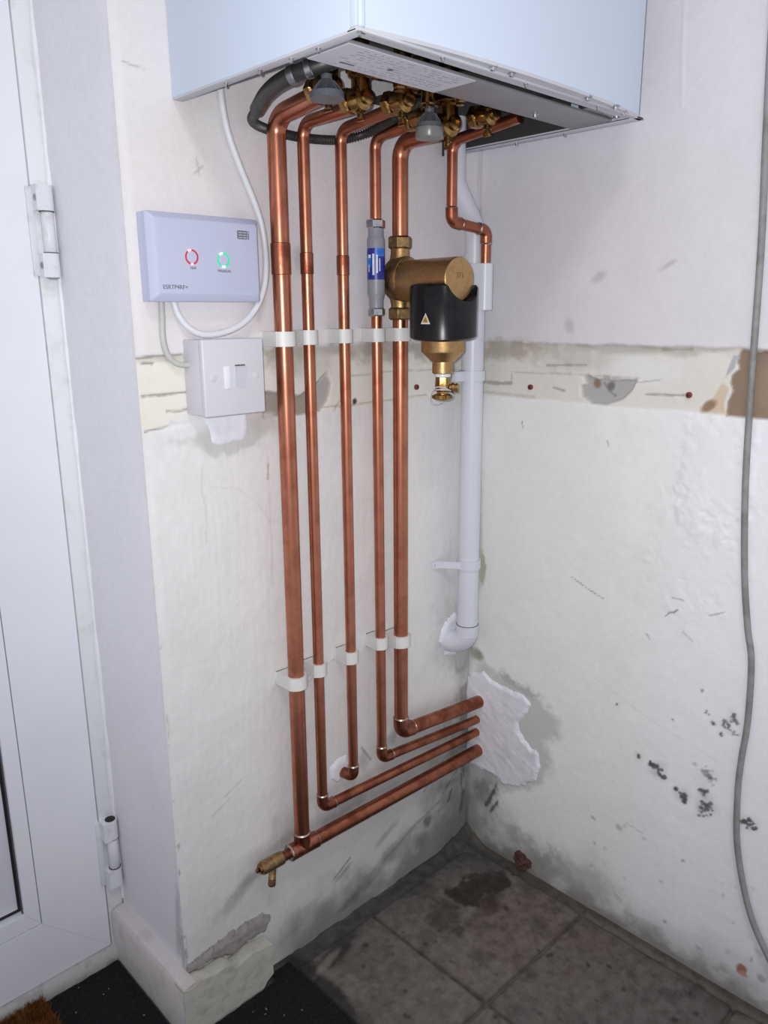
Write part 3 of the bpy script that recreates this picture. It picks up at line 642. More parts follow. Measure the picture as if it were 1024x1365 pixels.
# ------------------------------------------------------------------ copper pipes
R22, R15 = .0112, .0076
ZB = 1.214                              # height of the bends below the boiler
def straight(name, a, c, r, m, par): 
    q = MB(); q.tube([a, c], r, 28); return q.build(name, m, par)
def collar(name, a, c, r, m, par):
    a, c = Vector(a), Vector(c); L = (c-a).length; q = MB(); e = .0012
    q.lathe(a, c-a, [(0, r-e), (e*.6, r), (L-e*.6, r), (L, r-e)], 28); return q.build(name, m, par)
def elbow(name, p, d_up, d_run, r, par, m='copper_flux', leg=.010, rad=.012):
    p = Vector(p); q = MB(); d_up, d_run = Vector(d_up).normalized(), Vector(d_run).normalized()
    L = rad+leg; q.tube(fillet([p+d_up*L, p, p+d_run*L], rad, 10), r, 26); e = q.build(name, m, par, 50)
    for d in (d_up, d_run):
        s = MB(); c = p+d*L; s.lathe(c-d*.0010, d, [(0, r-.0002), (.0006, r+.0004), (.0016, r-.0001), (.0024, r-.0009)], 24); s.build('solder_ring', 'solder', e)
    return e
def upper_run(par, x, y, r, yend, z_low, m, rad, zend=None):
    z2 = ZB if zend is None else zend
    q = MB(); q.tube(fillet([(x, y, z_low), (x, y, ZB-.001), (x, yend, z2)], rad, 14), r, 28); return q.build('upright', m, par, 60)

# 1: thick pipe on the left, tee and drain at its foot
Y22, Y15 = -.030, -.0255
p1 = thing('copper_pipe', (-.4185, Y22, .2), 'thick copper pipe leftmost of the row, turning right at a tee low down', 'pipe')
upper_run(p1, -.4185, Y22, R22, -.113, 1.05, 'copper', .024, 1.222)
straight('lower_upright', (-.4185, Y22, .225), (-.4185, Y22, 1.05), R22, 'copper', p1)
collar('coupling', (-.4185, Y22, 1.032), (-.4185, Y22, 1.070), R22+.0011, 'copper_dull', p1)
zr = lambda x, z0, z1, x0: z1+(z0-z1)*(x/x0)
d1 = Vector((.4185, 0, .1976-.2095)).normalized()
T = Vector((-.4185, Y22, .2095))
q = MB(); q.tube([T-d1*.024, T+d1*.026], R22+.0012, 28); q.tube([T, T+Vector((0, 0, .024))], R22+.0012, 28); te = q.build('tee', 'copper_flux', p1)
for c, d in ((T-d1*.024, -d1), (T+d1*.026, d1), (T+Vector((0, 0, .024)), Vector((0, 0, 1)))):
    s = MB(); s.lathe(c-d*.001, d, [(0, R22+.001), (.0006, R22+.0016), (.0018, R22+.0006), (.0026, R22-.0002)], 24); s.build('solder_ring', 'solder', te)
straight('low_run', T+d1*.02, (-.004, Y22, .1976), R22, 'copper_dull', p1)
# drain cock
dc = thing('drain_cock', (-.47, Y22, .21), 'dull brass drain cock at the left end of the lowest copper pipe', 'valve')
a = T-d1*.024; q = MB(); q.lathe(a+d1*.006, -d1, [(0, R15), (.020, R15), (.021, R15+.0006), (.024, R15+.001)], 24); q.build('tail', 'copper_flux', dc)
q = MB(); q.lathe(a-d1*.013, -d1, [(0, .0078), (.002, .0098), (.010, .0100), (.022, .0098), (.024, .0100), (.036, .0098), (.037, .0086), (.039, .0086)], 24); q.build('body', 'brass_old', dc)
q = MB(); q.lathe(a-d1*.050, -d1, [(0, .0066), (.003, .0066), (.005, .006)], 12); q.box(*(lambda c: (c.x-.010, c.x-.0045, c.y-.0022, c.y+.0022, c.z-.0022, c.z+.0022))(a-d1*.050), .0004); q.build('spindle', 'brass', dc)
c = a-d1*.030; q = MB(); dn = Vector((-.20, -.10, -1)).normalized()
q.lathe(c+dn*.006, dn, [(0, .0052), (.016, .0052), (.017, .0058), (.019, .0052), (.021, .0058), (.023, .0052), (.025, .0058), (.027, .0055), (.0285, .0052), (.0285, .0036), (.022, .0034)], 18); q.build('spout', 'brass_old', dc)

# 2, 3, 4: thin pipes
p2 = thing('copper_pipe', (-.374, Y15, .25), 'thin copper pipe second from the left, ending in a long low run', 'pipe')
upper_run(p2, -.374, Y15, R15, -.117, 1.05, 'copper', .018, 1.215)
E2 = Vector((-.374, Y15, .2525)); d2 = Vector((.374, 0, .2328-.2525)).normalized()
straight('lower_upright', E2+Vector((0, 0, .018)), (-.374, Y15, 1.05), R15, 'copper', p2)
collar('coupling', (-.374, Y15, 1.034), (-.374, Y15, 1.061), R15+.0009, 'copper_dull', p2)
elbow('elbow', E2, (0, 0, 1), d2, R15+.0011, p2); straight('low_run', E2+d2*.02, (-.004, Y15, .2328), R15, 'copper_dull', p2)
p3 = thing('copper_pipe', (-.3125, Y15, .28), 'thin copper pipe in the middle, ending in an elbow that enters the wall', 'pipe')
upper_run(p3, -.3125, Y15, R15, -.122, 1.05, 'copper', .018, 1.222)
E3 = Vector((-.3105, Y15, .276))
straight('lower_upright', E3+Vector((0, 0, .018)), (-.3125, Y15, 1.052), R15, 'copper', p3)
collar('coupling', (-.3125, Y15, 1.034), (-.3125, Y15, 1.060), R15+.0009, 'copper_dull', p3)
elbow('elbow', E3, (0, 0, 1), (-.15, 1, .05), R15+.0011, p3, 'copper_flux', .010, .011)
p4 = thing('copper_pipe', (-.2505, Y15, .285), 'thin copper pipe with the grey cylinder fitted in its upper half', 'pipe')
upper_run(p4, -.2515, Y15, R15, -.094, .96, 'copper', .018, 1.219)
E4 = Vector((-.2485, Y15, .2825)); d4 = Vector((.2485, 0, .2585-.2825)).normalized()
straight('lower_upright', E4+Vector((0, 0, .018)), (-.2515, Y15, .985), R15, 'copper', p4)
elbow('elbow', E4, (0, 0, 1), d4, R15+.0011, p4); straight('low_run', E4+d4*.02, (-.004, Y15, .2585), R15, 'copper_dull', p4)
# 5: thick pipe with the magnetic filter
p5 = thing('copper_pipe', (-.2085, Y22, .32), 'thick copper pipe on the right carrying the brass filter, topmost low run', 'pipe')
upper_run(p5, -.2085, Y22, R22, -.102, .975, 'copper', .024, 1.214)
E5 = Vector((-.2085, Y22, .3165)); d5 = Vector((.2085, 0, .2963-.3165)).normalized()
straight('lower_upright', E5+Vector((0, 0, .022)), (-.2085, Y22, .985), R22, 'copper', p5)
elbow('elbow', E5, (0, 0, 1), d5, R22+.0012, p5, 'copper_flux', .011, .015); straight('low_run', E5+d5*.024, (-.004, Y22, .2963), R22, 'copper_dull', p5)
# 6: relief pipe stepping across to the waste
p6 = thing('copper_pipe', (-.1365, -.062, 1.06), 'short thin copper pipe stepping right into the top of the white waste pipe', 'pipe')
X6, Y6 = -.1365, -.062
q = MB(); q.tube(fillet([(X6, Y6, 1.128), (X6, Y6, 1.218), (X6, -.178, 1.230)], .018, 14), R15, 28); q.build('upright', 'copper', p6, 60)
A6, C6 = Vector((X6, Y6, 1.1115)), Vector((-.0572, Y6, 1.1045))
e6 = (C6-A6).normalized()
elbow('elbow', A6, (0, 0, 1), e6, R15+.0011, p6, 'copper_dull', .008, .011); straight('cross_run', A6+e6*.018, C6-e6*.018, R15, 'copper_dull', p6)
elbow('elbow', C6, -e6, (0, 0, -1), R15+.0011, p6, 'copper_dull', .008, .011); straight('outlet', C6-Vector((0, 0, .018)), (C6.x, C6.y, 1.04), R15, 'copper', p6)

# ------------------------------------------------------------------ valves under the boiler
def valve(x, y, z, r, label, cat='valve', low=0.0, flip=1):
    t = thing('isolation_valve', (x, y, z), label, cat, 'brass valves under the boiler')
    q = MB(); q.hexnut((x, y+.008, z), (0, 1, 0), r*1.55, .013); q.build('nut', 'brass', t, 25)
    q = MB(); q.lathe((x, y+.004, z), (0, -1, 0), [(0, r*1.15), (.006, r*1.15), (.007, r*1.4), (.014, r*1.45), (.022, r*1.4), (.024, r*.85), (.030, r*.85), (.031, r*.5)], 20)
    q.lathe((x, y-.012, z), (0, 0, 1), [(0, r*1.1), (.02, r*1.1), (.022, r*1.5), (.034, r*1.5), (.036, r*1.1), (.085, r*1.1)], 20); q.build('body', 'brass', t, 30)
    q = MB(); q.hexnut((x, y-.012, z+.03), (0, 0, 1), r*1.8, .013); q.build('nut', 'brass', t, 25)
    q = MB(); q.lathe((x, y-.012, z-r*1.2), (0, 0, -1), [(0, .0055), (.004+low, .0055), (.005+low, .0042), (.009+low, .0042)], 14); q.box(x-.0012, x+.0012, y-.018, y-.006, z-r*1.2-.0125-low, z-r*1.2-.008-low); q.build('spindle', 'brass', t, 30)
    return t
valve(-.4185, -.116, 1.227, .0105, 'brass valve at the end of the thick leftmost pipe under the boiler')
valve(-.374, -.120, 1.222, .0095, 'brass valve on the second pipe from the left under the boiler')
valve(-.3125, -.126, 1.228, .0095, 'brass valve on the middle pipe under the boiler', low=.003)
valve(-.2515, -.098, 1.224, .0095, 'brass valve above the pipe with the grey cylinder under the boiler')
valve(-.2085, -.106, 1.221, .0115, 'brass valve above the pipe with the brass filter under the boiler', low=.004)
valve(-.170, -.140, 1.232, .0095, 'brass valve nearest the corner under the boiler', low=.002)
# brass manifold block with bosses behind the valves
mf = thing('brass_manifold', (-.28, -.165, 1.24), 'brass manifold with bosses between the valves under the boiler', 'manifold')
q = MB(); q.lathe((-.40, -.168, 1.247), (1, 0, 0), [(0, .009), (.01, .010), (.012, .013), (.022, .013), (.024, .010), (.07, .010), (.072, .0135), (.084, .0135), (.086, .010), (.15, .010), (.152, .013), (.165, .013), (.167, .010), (.235, .0095)], 20); q.build('body', 'brass', mf, 30)
for x, y, z, r in [(-.345, -.165, 1.230, .007), (-.282, -.150, 1.226, .008), (-.24, -.165, 1.232, .007), (-.185, -.165, 1.236, .006), (-.39, -.17, 1.236, .006)]:
    q = MB(); q.lathe((x, y, z+.014), (0, 0, -1), [(0, r), (.012, r), (.0135, r*.8), (.016, r*.8), (.016, r*.4)], 6 if r < .0075 else 18); q.build('boss', 'brass', mf, 25)
straightp = MB(); straightp.tube([(-.40, -.183, 1.2365), (-.318, -.176, 1.240)], R15*.95, 20)
lk = straightp.build('link_pipe', 'copper', mf)
# grey caps
def cap(x, y, zb, zt_, rb, rt_, label, clear):
    t = thing('grey_valve_cap', (x, y, zb), label, 'cap'); h = zt_-zb
    q = MB(); q.lathe((x, y, zb), (0, 0, 1), [(0, rb*.95), (.0008, rb), (h*.30, rb*.98), (h*.34, rb*.86), (h*.75, rt_*1.15), (h*.8, rt_), (h, rt_*.95)], 26); q.build('body', 'grey_plastic', t, 30)
    for k in range(8):
        a_ = k*math.pi/4; q = MB(); q.tube([(x+rb*.95*math.cos(a_), y+rb*.95*math.sin(a_), zb+h*.25), (x+rt_*1.2*math.cos(a_), y+rt_*1.2*math.sin(a_), zb+h*.75)], .0011, 6); q.build('rib', 'grey_plastic', t)
    if clear: q = MB(); q.lathe((x, y, zb-.010), (0, 0, 1), [(0, rb*1.06), (.001, rb*1.1), (.0115, rb*1.1), (.012, rb*1.0)], 26); q.build('skirt', 'grey_clear', t)
    q = MB(); q.lathe((x, y, zt_-.0005), (0, 0, 1), [(0, .0036), (.005, .0034), (.006, .0026), (.03, .0026)], 12); q.build('pin', 'brass', t)
cap(-.466, -.182, 1.1965, 1.2205, .0180, .0058, 'grey conical valve cap beside the thick leftmost pipe', False)
cap(-.273, -.145, 1.2010, 1.2250, .0155, .006, 'grey conical cap with smoky skirt near the corner, right of the filter pipe', True)
# flexible filling hose
hs = thing('flexible_hose', (-.45, -.1, 1.2), 'dark ribbed metal hose looping behind the left pipes under the boiler', 'hose')
hp = smooth_path([(-.452, -.205, 1.236), (-.478, -.185, 1.226), (-.492, -.150, 1.219), (-.487, -.110, 1.214), (-.470, -.065, 1.207)], 22)
hp2 = smooth_path([(-.470, -.065, 1.207), (-.452, -.030, 1.204), (-.42, -.0128, 1.202), (-.375, -.011, 1.200), (-.33, -.0108, 1.202), (-.295, -.012, 1.207), (-.27, -.03, 1.215), (-.262, -.08, 1.228), (-.262, -.13, 1.24)], 22)
def ribbed(path, r0, amp, pitch):
    P = [Vector(path[0])]; acc = 0
    rs_, out, s_ = [], [], 0.0
    tot = sum((Vector(b_)-Vector(a_)).length for a_, b_ in zip(path, path[1:])); n_ = int(tot/(pitch/4)); i = 0; d = 0.0
    for k in range(n_+1):
        s_ = tot*k/n_
        while i < len(path)-2 and d+(Vector(path[i+1])-Vector(path[i])).length < s_: d += (Vector(path[i+1])-Vector(path[i])).length; i += 1
        L_ = (Vector(path[i+1])-Vector(path[i])).length; t = min(1, (s_-d)/max(L_, 1e-9)); out.append(Vector(path[i]).lerp(Vector(path[i+1]), t)); rs_.append(r0+amp*(1 if k % 4 in (1, 2) else 0))
    return out, rs_
q = MB(); q.tube(hp, .0082, 16); q.build('sleeve', 'hose', hs)
pp, rr = ribbed(hp2, .0046, .0013, .0036); q = MB(); q.tube(pp, rr, 14); q.build('ribbed_hose', 'hose', hs, 20)
for t_ in (.30, .42): 
    k = int(len(hp)*t_); q = MB(); q.lathe(hp[k], hp[k+1]-hp[k], [(0, .0084), (.001, .0094), (.007, .0094), (.008, .0084)], 20); q.build('ferrule', 'steel', hs)

# ------------------------------------------------------------------ scale reducer on pipe 4
sr = thing('scale_reducer', (-.2515, Y15, .98), 'grey scale reducer cylinder with a blue label on a thin copper pipe', 'scale reducer')
X4 = -.2515
q = MB(); q.lathe((X4, Y15, .992), (0, 0, 1), [(0, .0098), (.012, .0100), (.018, .0118), (.020, .0122), (.090, .0122), (.093, .0116), (.096, .0106), (.106, .0104)], 30); q.build('body', 'reducer', sr, 50)
q = MB(); q.hexnut((X4, Y15, 1.1035), (0, 0, 1), .0132, .012); q.build('nut', 'chrome', sr, 25)
q = MB(); q.hexnut((X4, Y15, .9865), (0, 0, 1), .0122, .011); q.build('nut', 'chrome', sr, 25)
def arc_sheet(cx, cy, r, z0, z1, a0, a1, m, name, par, n=18):
    v_, f_ = [], []
    for i in range(n+1):
        a_ = a0+(a1-a0)*i/n
        for z in (z0, z1): v_.append((cx+r*math.cos(a_), cy+r*math.sin(a_), z))
    f_ = [(2*i, 2*i+2, 2*i+3, 2*i+1) for i in range(n)]
    b_ = MB(); b_.add(v_, f_); return b_.build(name, m, par)
rad = math.radians
lb = arc_sheet(X4, Y15, .01232, 1.030, 1.0715, rad(-232), rad(-52), 'blue', 'blue_label', sr); lb['label'] = 'blue printed label'
arc_sheet(X4, Y15, .01242, 1.0605, 1.0715, rad(-135), rad(-66), 'cyan', 'light_patch', lb); arc_sheet(X4, Y15, .01242, 1.046, 1.060, rad(-215), rad(-165), 'cyan', 'light_patch', lb)
for a0, a1, z0, z1 in [(-222, -214, 1.031, 1.069), (-192, -168, 1.0585, 1.063), (-157, -143, 1.036, 1.064), (-132, -121, 1.0385, 1.0625), (-112, -105, 1.041, 1.058), (-188, -180, 1.040, 1.050)]:
    arc_sheet(X4, Y15, .0125, z0, z1, rad(a0), rad(a1), 'white_ink', 'lettering_strip', lb, 6)

# ------------------------------------------------------------------ magnetic filter on pipe 5
mfz = 1.031; X5 = -.2085
ft = thing('magnetic_filter', (X5, -.1, .93), 'brass magnetic filter with black collar on the thick right-hand pipe', 'filter')
q = MB(); q.lathe((X5, Y22, .982), (0, 0, 1), [(0, .0130), (.014, .0132), (.022, .0150), (.034, .0175), (.049, .0190), (.064, .0175), (.076, .0150), (.084, .0135), (.100, .0132)], 30); q.build('tee_body', 'brass_body', ft, 40)
for z in (1.081, .984):
    q = MB(); q.hexnut((X5, Y22, z), (0, 0, 1), .0172, .0175); q.build('nut', 'brass_old', ft, 25)
q = MB(); q.lathe((X5, Y22+.010, mfz), (0, -1, 0), [(0, .020), (.003, .0300), (.006, .0315), (.024, .0315), (.027, .0300), (.0275, .0286), (.030, .0286)], 40); q.build('swivel_flange', 'brass_old', ft, 30)
q = MB(); q.lathe((X5, Y22-.016, 1.0285), (0, -1, 0), [(0, .0285), (.0945, .0285), (.0955, .0278), (.0955, .0270)], 48); arm = q.build('arm', 'brass_body', ft, 25)
text('embossed_mark', 'TF1', .010, (X5+.001, Y22-.1117, 1.033), (1, 0, 0), (0, 0, 1), 'brass_old', arm)
YF = -.113
q = MB(); q.lathe((X5, YF, .919), (0, 0, 1), [(0, .0085), (.0002, .0160), (.0135, .0296), (.0150, .0300), (.081, .0300)], 44); q.build('pot', 'brass_body', ft, 25)
q = MB(); q.lathe((X5, YF, .903), (0, 0, 1), [(0, .0138), (.0008, .0145), (.018, .0145)], 28); q.build('stem', 'brass_body', ft, 25)
q = MB(); q.lathe((X5, YF, .898), (0, 0, 1), [(0, .0095), (.001, .0115), (.005, .0110), (.006, .0095)], 24); q.build('washer', 'bright_white', ft)
# black collar, saddle-cut round the arm
n = 72; RO, RI = .0460, .0303; v_, f_ = [], []
for k in range(n):
    a_ = 2*math.pi*k/n; ca, sa = math.cos(a_), math.sin(a_)
    for r_, top in ((RI, 1), (RO-.002, 1), (RO, 1), (RO, 0), (RO-.003, 0), (RI, 0)):
        x = ca*r_
        zc = 1.0285-math.sqrt(max(0, .0298**2-min(abs(x), .0298)**2)); zc = min(zc, 1.022) 
        zb = .9515+.0040*math.sin(a_+.9)
        z = (zc-(.0 if r_ < RO else .003)) if top else (zb+(.0025 if r_ == RO else 0))
        if top and abs(x) >= .0285: z = 1.0215-(.003 if r_ == RO else .0)
        v_.append((X5+ca*r_, YF+sa*r_, z))
for k in range(n):
    k2 = (k+1) % n
    for j in range(6): f_.append((k*6+j, k2*6+j, k2*6+(j+1) % 6, k*6+(j+1) % 6))
q = MB(); q.add(v_, f_); q.build('collar', 'black', ft, 50)
wt = rad(-168); c0 = Vector((X5+math.cos(wt)*(RO+.0004), YF+math.sin(wt)*(RO+.0004), .976)); nn = Vector((math.cos(wt), math.sin(wt), 0)); tt = Vector((-nn.y, nn.x, 0))
def tri(s_, off, m, name, par):
    q = MB(); q.prism([(-s_*.92, -s_*.72), (s_*.92, -s_*.72), (0, s_*1.12)], c0+nn*off, tt, Vector((0, 0, 1)), nn, .0003); return q.build(name, m, par)
wl = tri(.0077, .0, 'white_ink', 'warning_label', ft); wl['label'] = 'triangular hot-surface warning sign'
tri(.0058, .0003, 'orange', 'sign_field', wl)
q = MB()
for k in (-1, 0, 1):
    pts = [c0+nn*.0009+tt*(k*.0017+.0005*math.sin(i*1.2))+Vector((0, 0, -.0030+i*.00068*(1.25 if k == 0 else .8))) for i in range(8)]; q.tube(pts, .00035, 5)
q.build('heat_waves', 'black', wl)
# drain valve under the filter
dv = thing('filter_drain_valve', (X5, YF, .868), 'small brass drain valve with a clear strap under the brass filter', 'valve')
q = MB(); q.lathe((X5, YF, .8745), (0, 0, 1), [(0, .0080), (.004, .0084), (.006, .0108), (.012, .0112), (.018, .0108), (.0235, .0104)], 8); q.build('body', 'brass', dv, 25)
v0 = Vector((.72, -.69, 0)); q = MB(); o_ = Vector((X5, YF, .883)); q.lathe(o_, v0, [(.004, .0055), (.012, .0058), (.0125, .0075), (.016, .0075), (.017, .0058), (.0185, .0058), (.019, .0066), (.0215, .0066)], 10); q.build('side_port', 'brass', dv, 25)
q = MB(); kn = []
q.lathe((X5, YF, .8655), (0, 0, 1), [(0, .007), (.0015, .0115), (.003, .0132), (.0075, .0132), (.009, .0110)], 24)
for k in range(16):
    a_ = k*math.pi/8; q.tube([(X5+.0132*math.cos(a_), YF+.0132*math.sin(a_), .8687), (X5+.0132*math.cos(a_), YF+.0132*math.sin(a_), .8728)], .0014, 6)
q.build('knurled_cap', 'brass', dv, 30)
q = MB(); q.tube(smooth_path([(X5+.004, YF-.0125, .8795), (X5-.008, YF-.0115, .884), (X5-.016, YF-.005, .8855), (X5-.026, YF-.004, .882), (X5-.030, YF-.003, .873), (X5-.026, YF-.003, .8645), (X5-.016, YF-.003, .862), (X5-.006, YF-.004, .8645)], 8), .00075, 8)
q.lathe((X5, YF, .8785), (.15, .1, 1), [(0, .0118), (.0018, .0118)], 20); q.build('strap', 'strap', dv)

# ------------------------------------------------------------------ pipe clips
def clip(x, y, z, r, label, group, hgt=.0185):
    t = thing('pipe_clip', (x, 0, z), label, 'pipe clip', group)
    ro = r+.0038; n = 40; out, inn = [], []
    for k in range(n):
        a_ = 2*math.pi*k/n; ca, sa = math.cos(a_), math.sin(a_)      # sa < 0: towards the room
        if sa <= 0: R = ro+.0006*(abs(ca) > .8)
        else:
            lim = abs(y)-.0012; R = min(ro/max(abs(ca), 1e-6), lim/max(sa, 1e-6))
        out.append((x+ca*R, y+sa*R)); inn.append((x+ca*(r+.0002), y+sa*(r+.0002)))
    v_ = []; f_ = []
    for zz, lst in ((z-hgt/2, inn), (z+hgt/2, inn), (z+hgt/2, out), (z-hgt/2, out)): v_ += [(p[0], p[1], zz) for p in lst]
    for k in range(n):
        k2 = (k+1) % n
        for j in range(4): f_.append((j*n+k, j*n+k2, ((j+1) % 4)*n+k2, ((j+1) % 4)*n+k))
    q = MB(); q.add(v_, f_); q.build('clip_body', 'clip', t, 40)
    q = MB(); q.box(x-ro-.0007, x-ro+.0012, y-.005, y-.0035, z-hgt/2-.0002, z+hgt/2+.0002); q.build('latch', 'clip', t)
    q = MB(); q.box(x-ro-.0012, x+ro+.0012, -.0035, -.0005, z-hgt/2, z+hgt/2, .0006); q.build('base', 'clip', t)
    return t
g1 = 'upper row of pipe clips'; g2 = 'lower row of pipe clips'
clip(-.4185, Y22, .954, R22, 'white plastic clip on the thick leftmost pipe beside the switch', g1)
clip(-.374, Y15, .9548, R15, 'white plastic clip on the second pipe, upper row right of the switch', g1)
clip(-.3125, Y15, .955, R15, 'white plastic clip alone on the middle pipe in the upper row', g1)
clip(-.2510, Y15, .9548, R15, 'white plastic clip just below the grey cylinder', g1)
clip(-.2085, Y22, .9548, R22, 'white plastic clip just below the brass filter tee', g1)
clip(-.4185, Y22, .480, R22, 'white plastic clip on the thick leftmost pipe, lowest of all the clips', g2)
clip(-.374, Y15, .4825, R15, 'white plastic clip on the second pipe, lower row', g2)
clip(-.3115, Y15, .482, R15, 'white plastic clip on the middle pipe, lower row', g2)
clip(-.2490, Y15, .486, R15, 'white plastic clip on the fourth pipe, lower row left of the thick pipe', g2)
clip(-.2085, Y22, .479, R22, 'white plastic clip on the thick right-hand pipe, highest in the lower row', g2)

# ------------------------------------------------------------------ white waste pipe
WX, WY, RW = -.0535, -.0375, .0178
wp = thing('waste_pipe', (WX, WY, .44), 'white plastic waste pipe running down the corner to an elbow in the wall', 'pipe')
q = MB(); q.tube([(WX, WY, .455), (WX, WY, 1.072)], RW, 36); q.build('pipe', 'pvc', wp)
q = MB(); q.tube(fillet([(WX, WY, 1.060), (WX, WY, 1.108), (-.094, -.030, 1.172), (-.094, -.030, 1.30)], [.03, .03], 10), .0158, 30); q.build('offset_pipe', 'pvc', wp, 60)
def hull2(r0, r1, m=24):
    a = math.atan2(C6.y-WY, C6.x-WX); d_ = math.hypot(C6.y-WY, C6.x-WX); o = math.acos(max(-1, min(1, (r0-r1)/d_)))
    return [(WX+r0*math.cos(t), WY+r0*math.sin(t)) for t in np.linspace(a+o, a+2*math.pi-o, m)]+[(C6.x+r1*math.cos(t), C6.y+r1*math.sin(t)) for t in np.linspace(a-o, a+o, m)]
q = MB(); L0, L1 = hull2(.0202, .0110), hull2(.0210, .0118); k_ = len(L0); v_ = []
for z, lst in ((.988, L0), (.9888, L1), (1.0562, L1), (1.057, L0), (1.057, hull2(.0190, .0098)), (1.050, hull2(.0190, .0098))): v_ += [(p[0], p[1], z) for p in lst]
q.add(v_, [(j_*k_+i_, j_*k_+(i_+1) % k_, (j_+1)*k_+(i_+1) % k_, (j_+1)*k_+i_) for j_ in range(5) for i_ in range(k_)]+[tuple(range(k_)), tuple(range(5*k_, 6*k_))]); q.build('socket', 'pvc_b', wp, 40)
EW = Vector((WX, WY, .4275)); q = MB(); q.tube(fillet([EW+Vector((0, 0, .036)), EW, (WX-.010, -.001, .4265)], .027, 12), RW+.0018, 34); q.build('elbow', 'pvc', wp, 50)
q = MB()
for z in (.4615, .4445): q.lathe((WX, WY, z), (0, 0, 1), [(0, RW+.0016), (.0004, RW+.0023), (.0016, RW+.0023), (.002, RW+.0016)], 36)
q.build('elbow_lip', 'pvc', wp)
q = MB(); q.lathe((WX, WY, .4638), (0, 0, 1), [(0, RW+.0012), (.0006, RW+.0001)], 36); q.build('joint_line', 'seam', wp)
def bracket(z, tail, label):
    t = thing('pipe_bracket', (WX, 0, z), label, 'pipe bracket', 'white brackets on the waste pipe'); h = .0155
    q = MB(); n = 30; ring = []
    for r_ in (RW+.0003, RW+.0030): ring.append([(WX+r_*math.cos(2*math.pi*k/n), WY+r_*math.sin(2*math.pi*k/n)) for k in range(n)])
    v_ = [(p[0], p[1], z-h/2) for p in ring[0]]+[(p[0], p[1], z+h/2) for p in ring[0]]+[(p[0], p[1], z+h/2) for p in ring[1]]+[(p[0], p[1], z-h/2) for p in ring[1]]
    f_ = [(j*n+k, j*n+(k+1) % n, ((j+1) % 4)*n+(k+1) % n, ((j+1) % 4)*n+k) for k in range(n) for j in range(4)]
    q.add(v_, f_); q.build('ring', 'pvc', t, 40)
    if tail == 'tab':
        q = MB(); q.prism([(WX-.018, WY-.004), (WX-.02, WY+.004), (-.094, -.0045), (-.103, -.0005), (-.107, -.0005), (-.107, -.0040), (-.096, -.0080)], (0, 0, z-h*.38), (1, 0, 0), (0, 1, 0), (0, 0, 1), h*.76); q.build('tail', 'pvc', t)
        q = MB(); q.lathe((-.101, -.004, z), (-.25, -1, 0), [(0, .0034), (.0016, .0030), (.0022, .0016), (.0012, .0012)], 12); q.build('screw', 'steel', t)
    else:
        q = MB(); q.box(WX-RW-.024, WX-RW+.004, WY-.003, WY+.006, z-h/2, z+h/2, .001); q.box(WX-.004, WX+.004, -.022, -.001, z-h/2, z+h/2, .001); q.build('tail', 'pvc', t)
    return t
bracket(.8875, 'stub', 'white bracket round the waste pipe just below the brass filter')
bracket(.5735, 'tab', 'white bracket on the waste pipe with a screwed tab, above the elbow')

# ------------------------------------------------------------------ heating controller
ct = thing('heating_controller', (-.52, 0, .999), 'pale lilac heating controller box with red and green lit rings', 'controller')
cx0, cx1, cz0, cz1 = -.5935, -.4455, .9995, 1.0955
q = MB(); q.box(cx0, cx1, -.0105, -.0008, cz0, cz1, .0012); q.build('back_box', 'ctrl', ct)
q = MB()      # face: vertical edge, sloped border, flat field
def ringpts(x0, x1, z0, z1, y, r, m=5):
    o = []
    for (ux, uz, a0) in ((x1-r, z1-r, 0), (x0+r, z1-r, 90), (x0+r, z0+r, 180), (x1-r, z0+r, 270)):
        for k in range(m+1): a_ = rad(a0+90*k/m); o.append((ux+r*math.cos(a_), y, uz+r*math.sin(a_)))
    return o
rings = [ringpts(cx0-.0004, cx1+.0004, cz0-.0004, cz1+.0004, -.0112, .003), ringpts(cx0-.0004, cx1+.0004, cz0-.0004, cz1+.0004, -.0200, .003), ringpts(cx0+.0006, cx1-.0006, cz0+.0006, cz1-.0006, -.0218, .003),
         ringpts(cx0+.0065, cx1-.0055, cz0+.0075, cz1-.0065, -.0272, .003), ringpts(cx0+.0085, cx1-.0075, cz0+.0095, cz1-.0085, -.0278, .003)]
k_ = len(rings[0]); v_ = [p for r_ in rings for p in r_]; f_ = [(i*k_+j, i*k_+(j+1) % k_, (i+1)*k_+(j+1) % k_, (i+1)*k_+j) for i in range(4) for j in range(k_)]+[tuple(range(4*k_, 5*k_)), tuple(range(k_))]
q.add(v_, f_); fc = q.build('face', 'ctrl', ct, 22)
FY = -.0278
def led(x, z, m, mh, hot):
    q = MB(); n = 40; r0, r1 = .0068, .0085; v_ = []
    for k in range(n):
        a_ = 2*math.pi*k/n
        for r_, y in ((r0, FY+.0003), (r0, FY-.0005), (r1, FY-.0005), (r1, FY+.0003)): v_.append((x+r_*math.cos(a_), y, z+r_*math.sin(a_)))
    f_ = [(k*4+j, ((k+1) % n)*4+j, ((k+1) % n)*4+(j+1) % 4, k*4+(j+1) % 4) for k in range(n) for j in range(3)]
    q.add(v_, f_); o = q.build('light_ring', m, ct)
    for a0, a1 in hot:
        q = MB(); pts = [(x+.0077*math.cos(rad(a)), FY-.0005, z+.0077*math.sin(rad(a))) for a in np.linspace(a0, a1, 7)]; q.tube(pts, .0010, 8); q.build('lit_spot', mh, o)
    q = MB(); q.lathe((x, FY+.0004, z), (0, -1, 0), [(0, .0064), (.0010, .0064), (.0016, .0058), (.0017, .001)], 30); q.build('button', 'ctrl', ct)
led(-.5425, 1.0485, 'led_red', 'led_red_hot', [(95, 128), (255, 280)]); led(-.5005, 1.0468, 'led_green', 'led_green_hot', [(98, 132), (250, 285)])
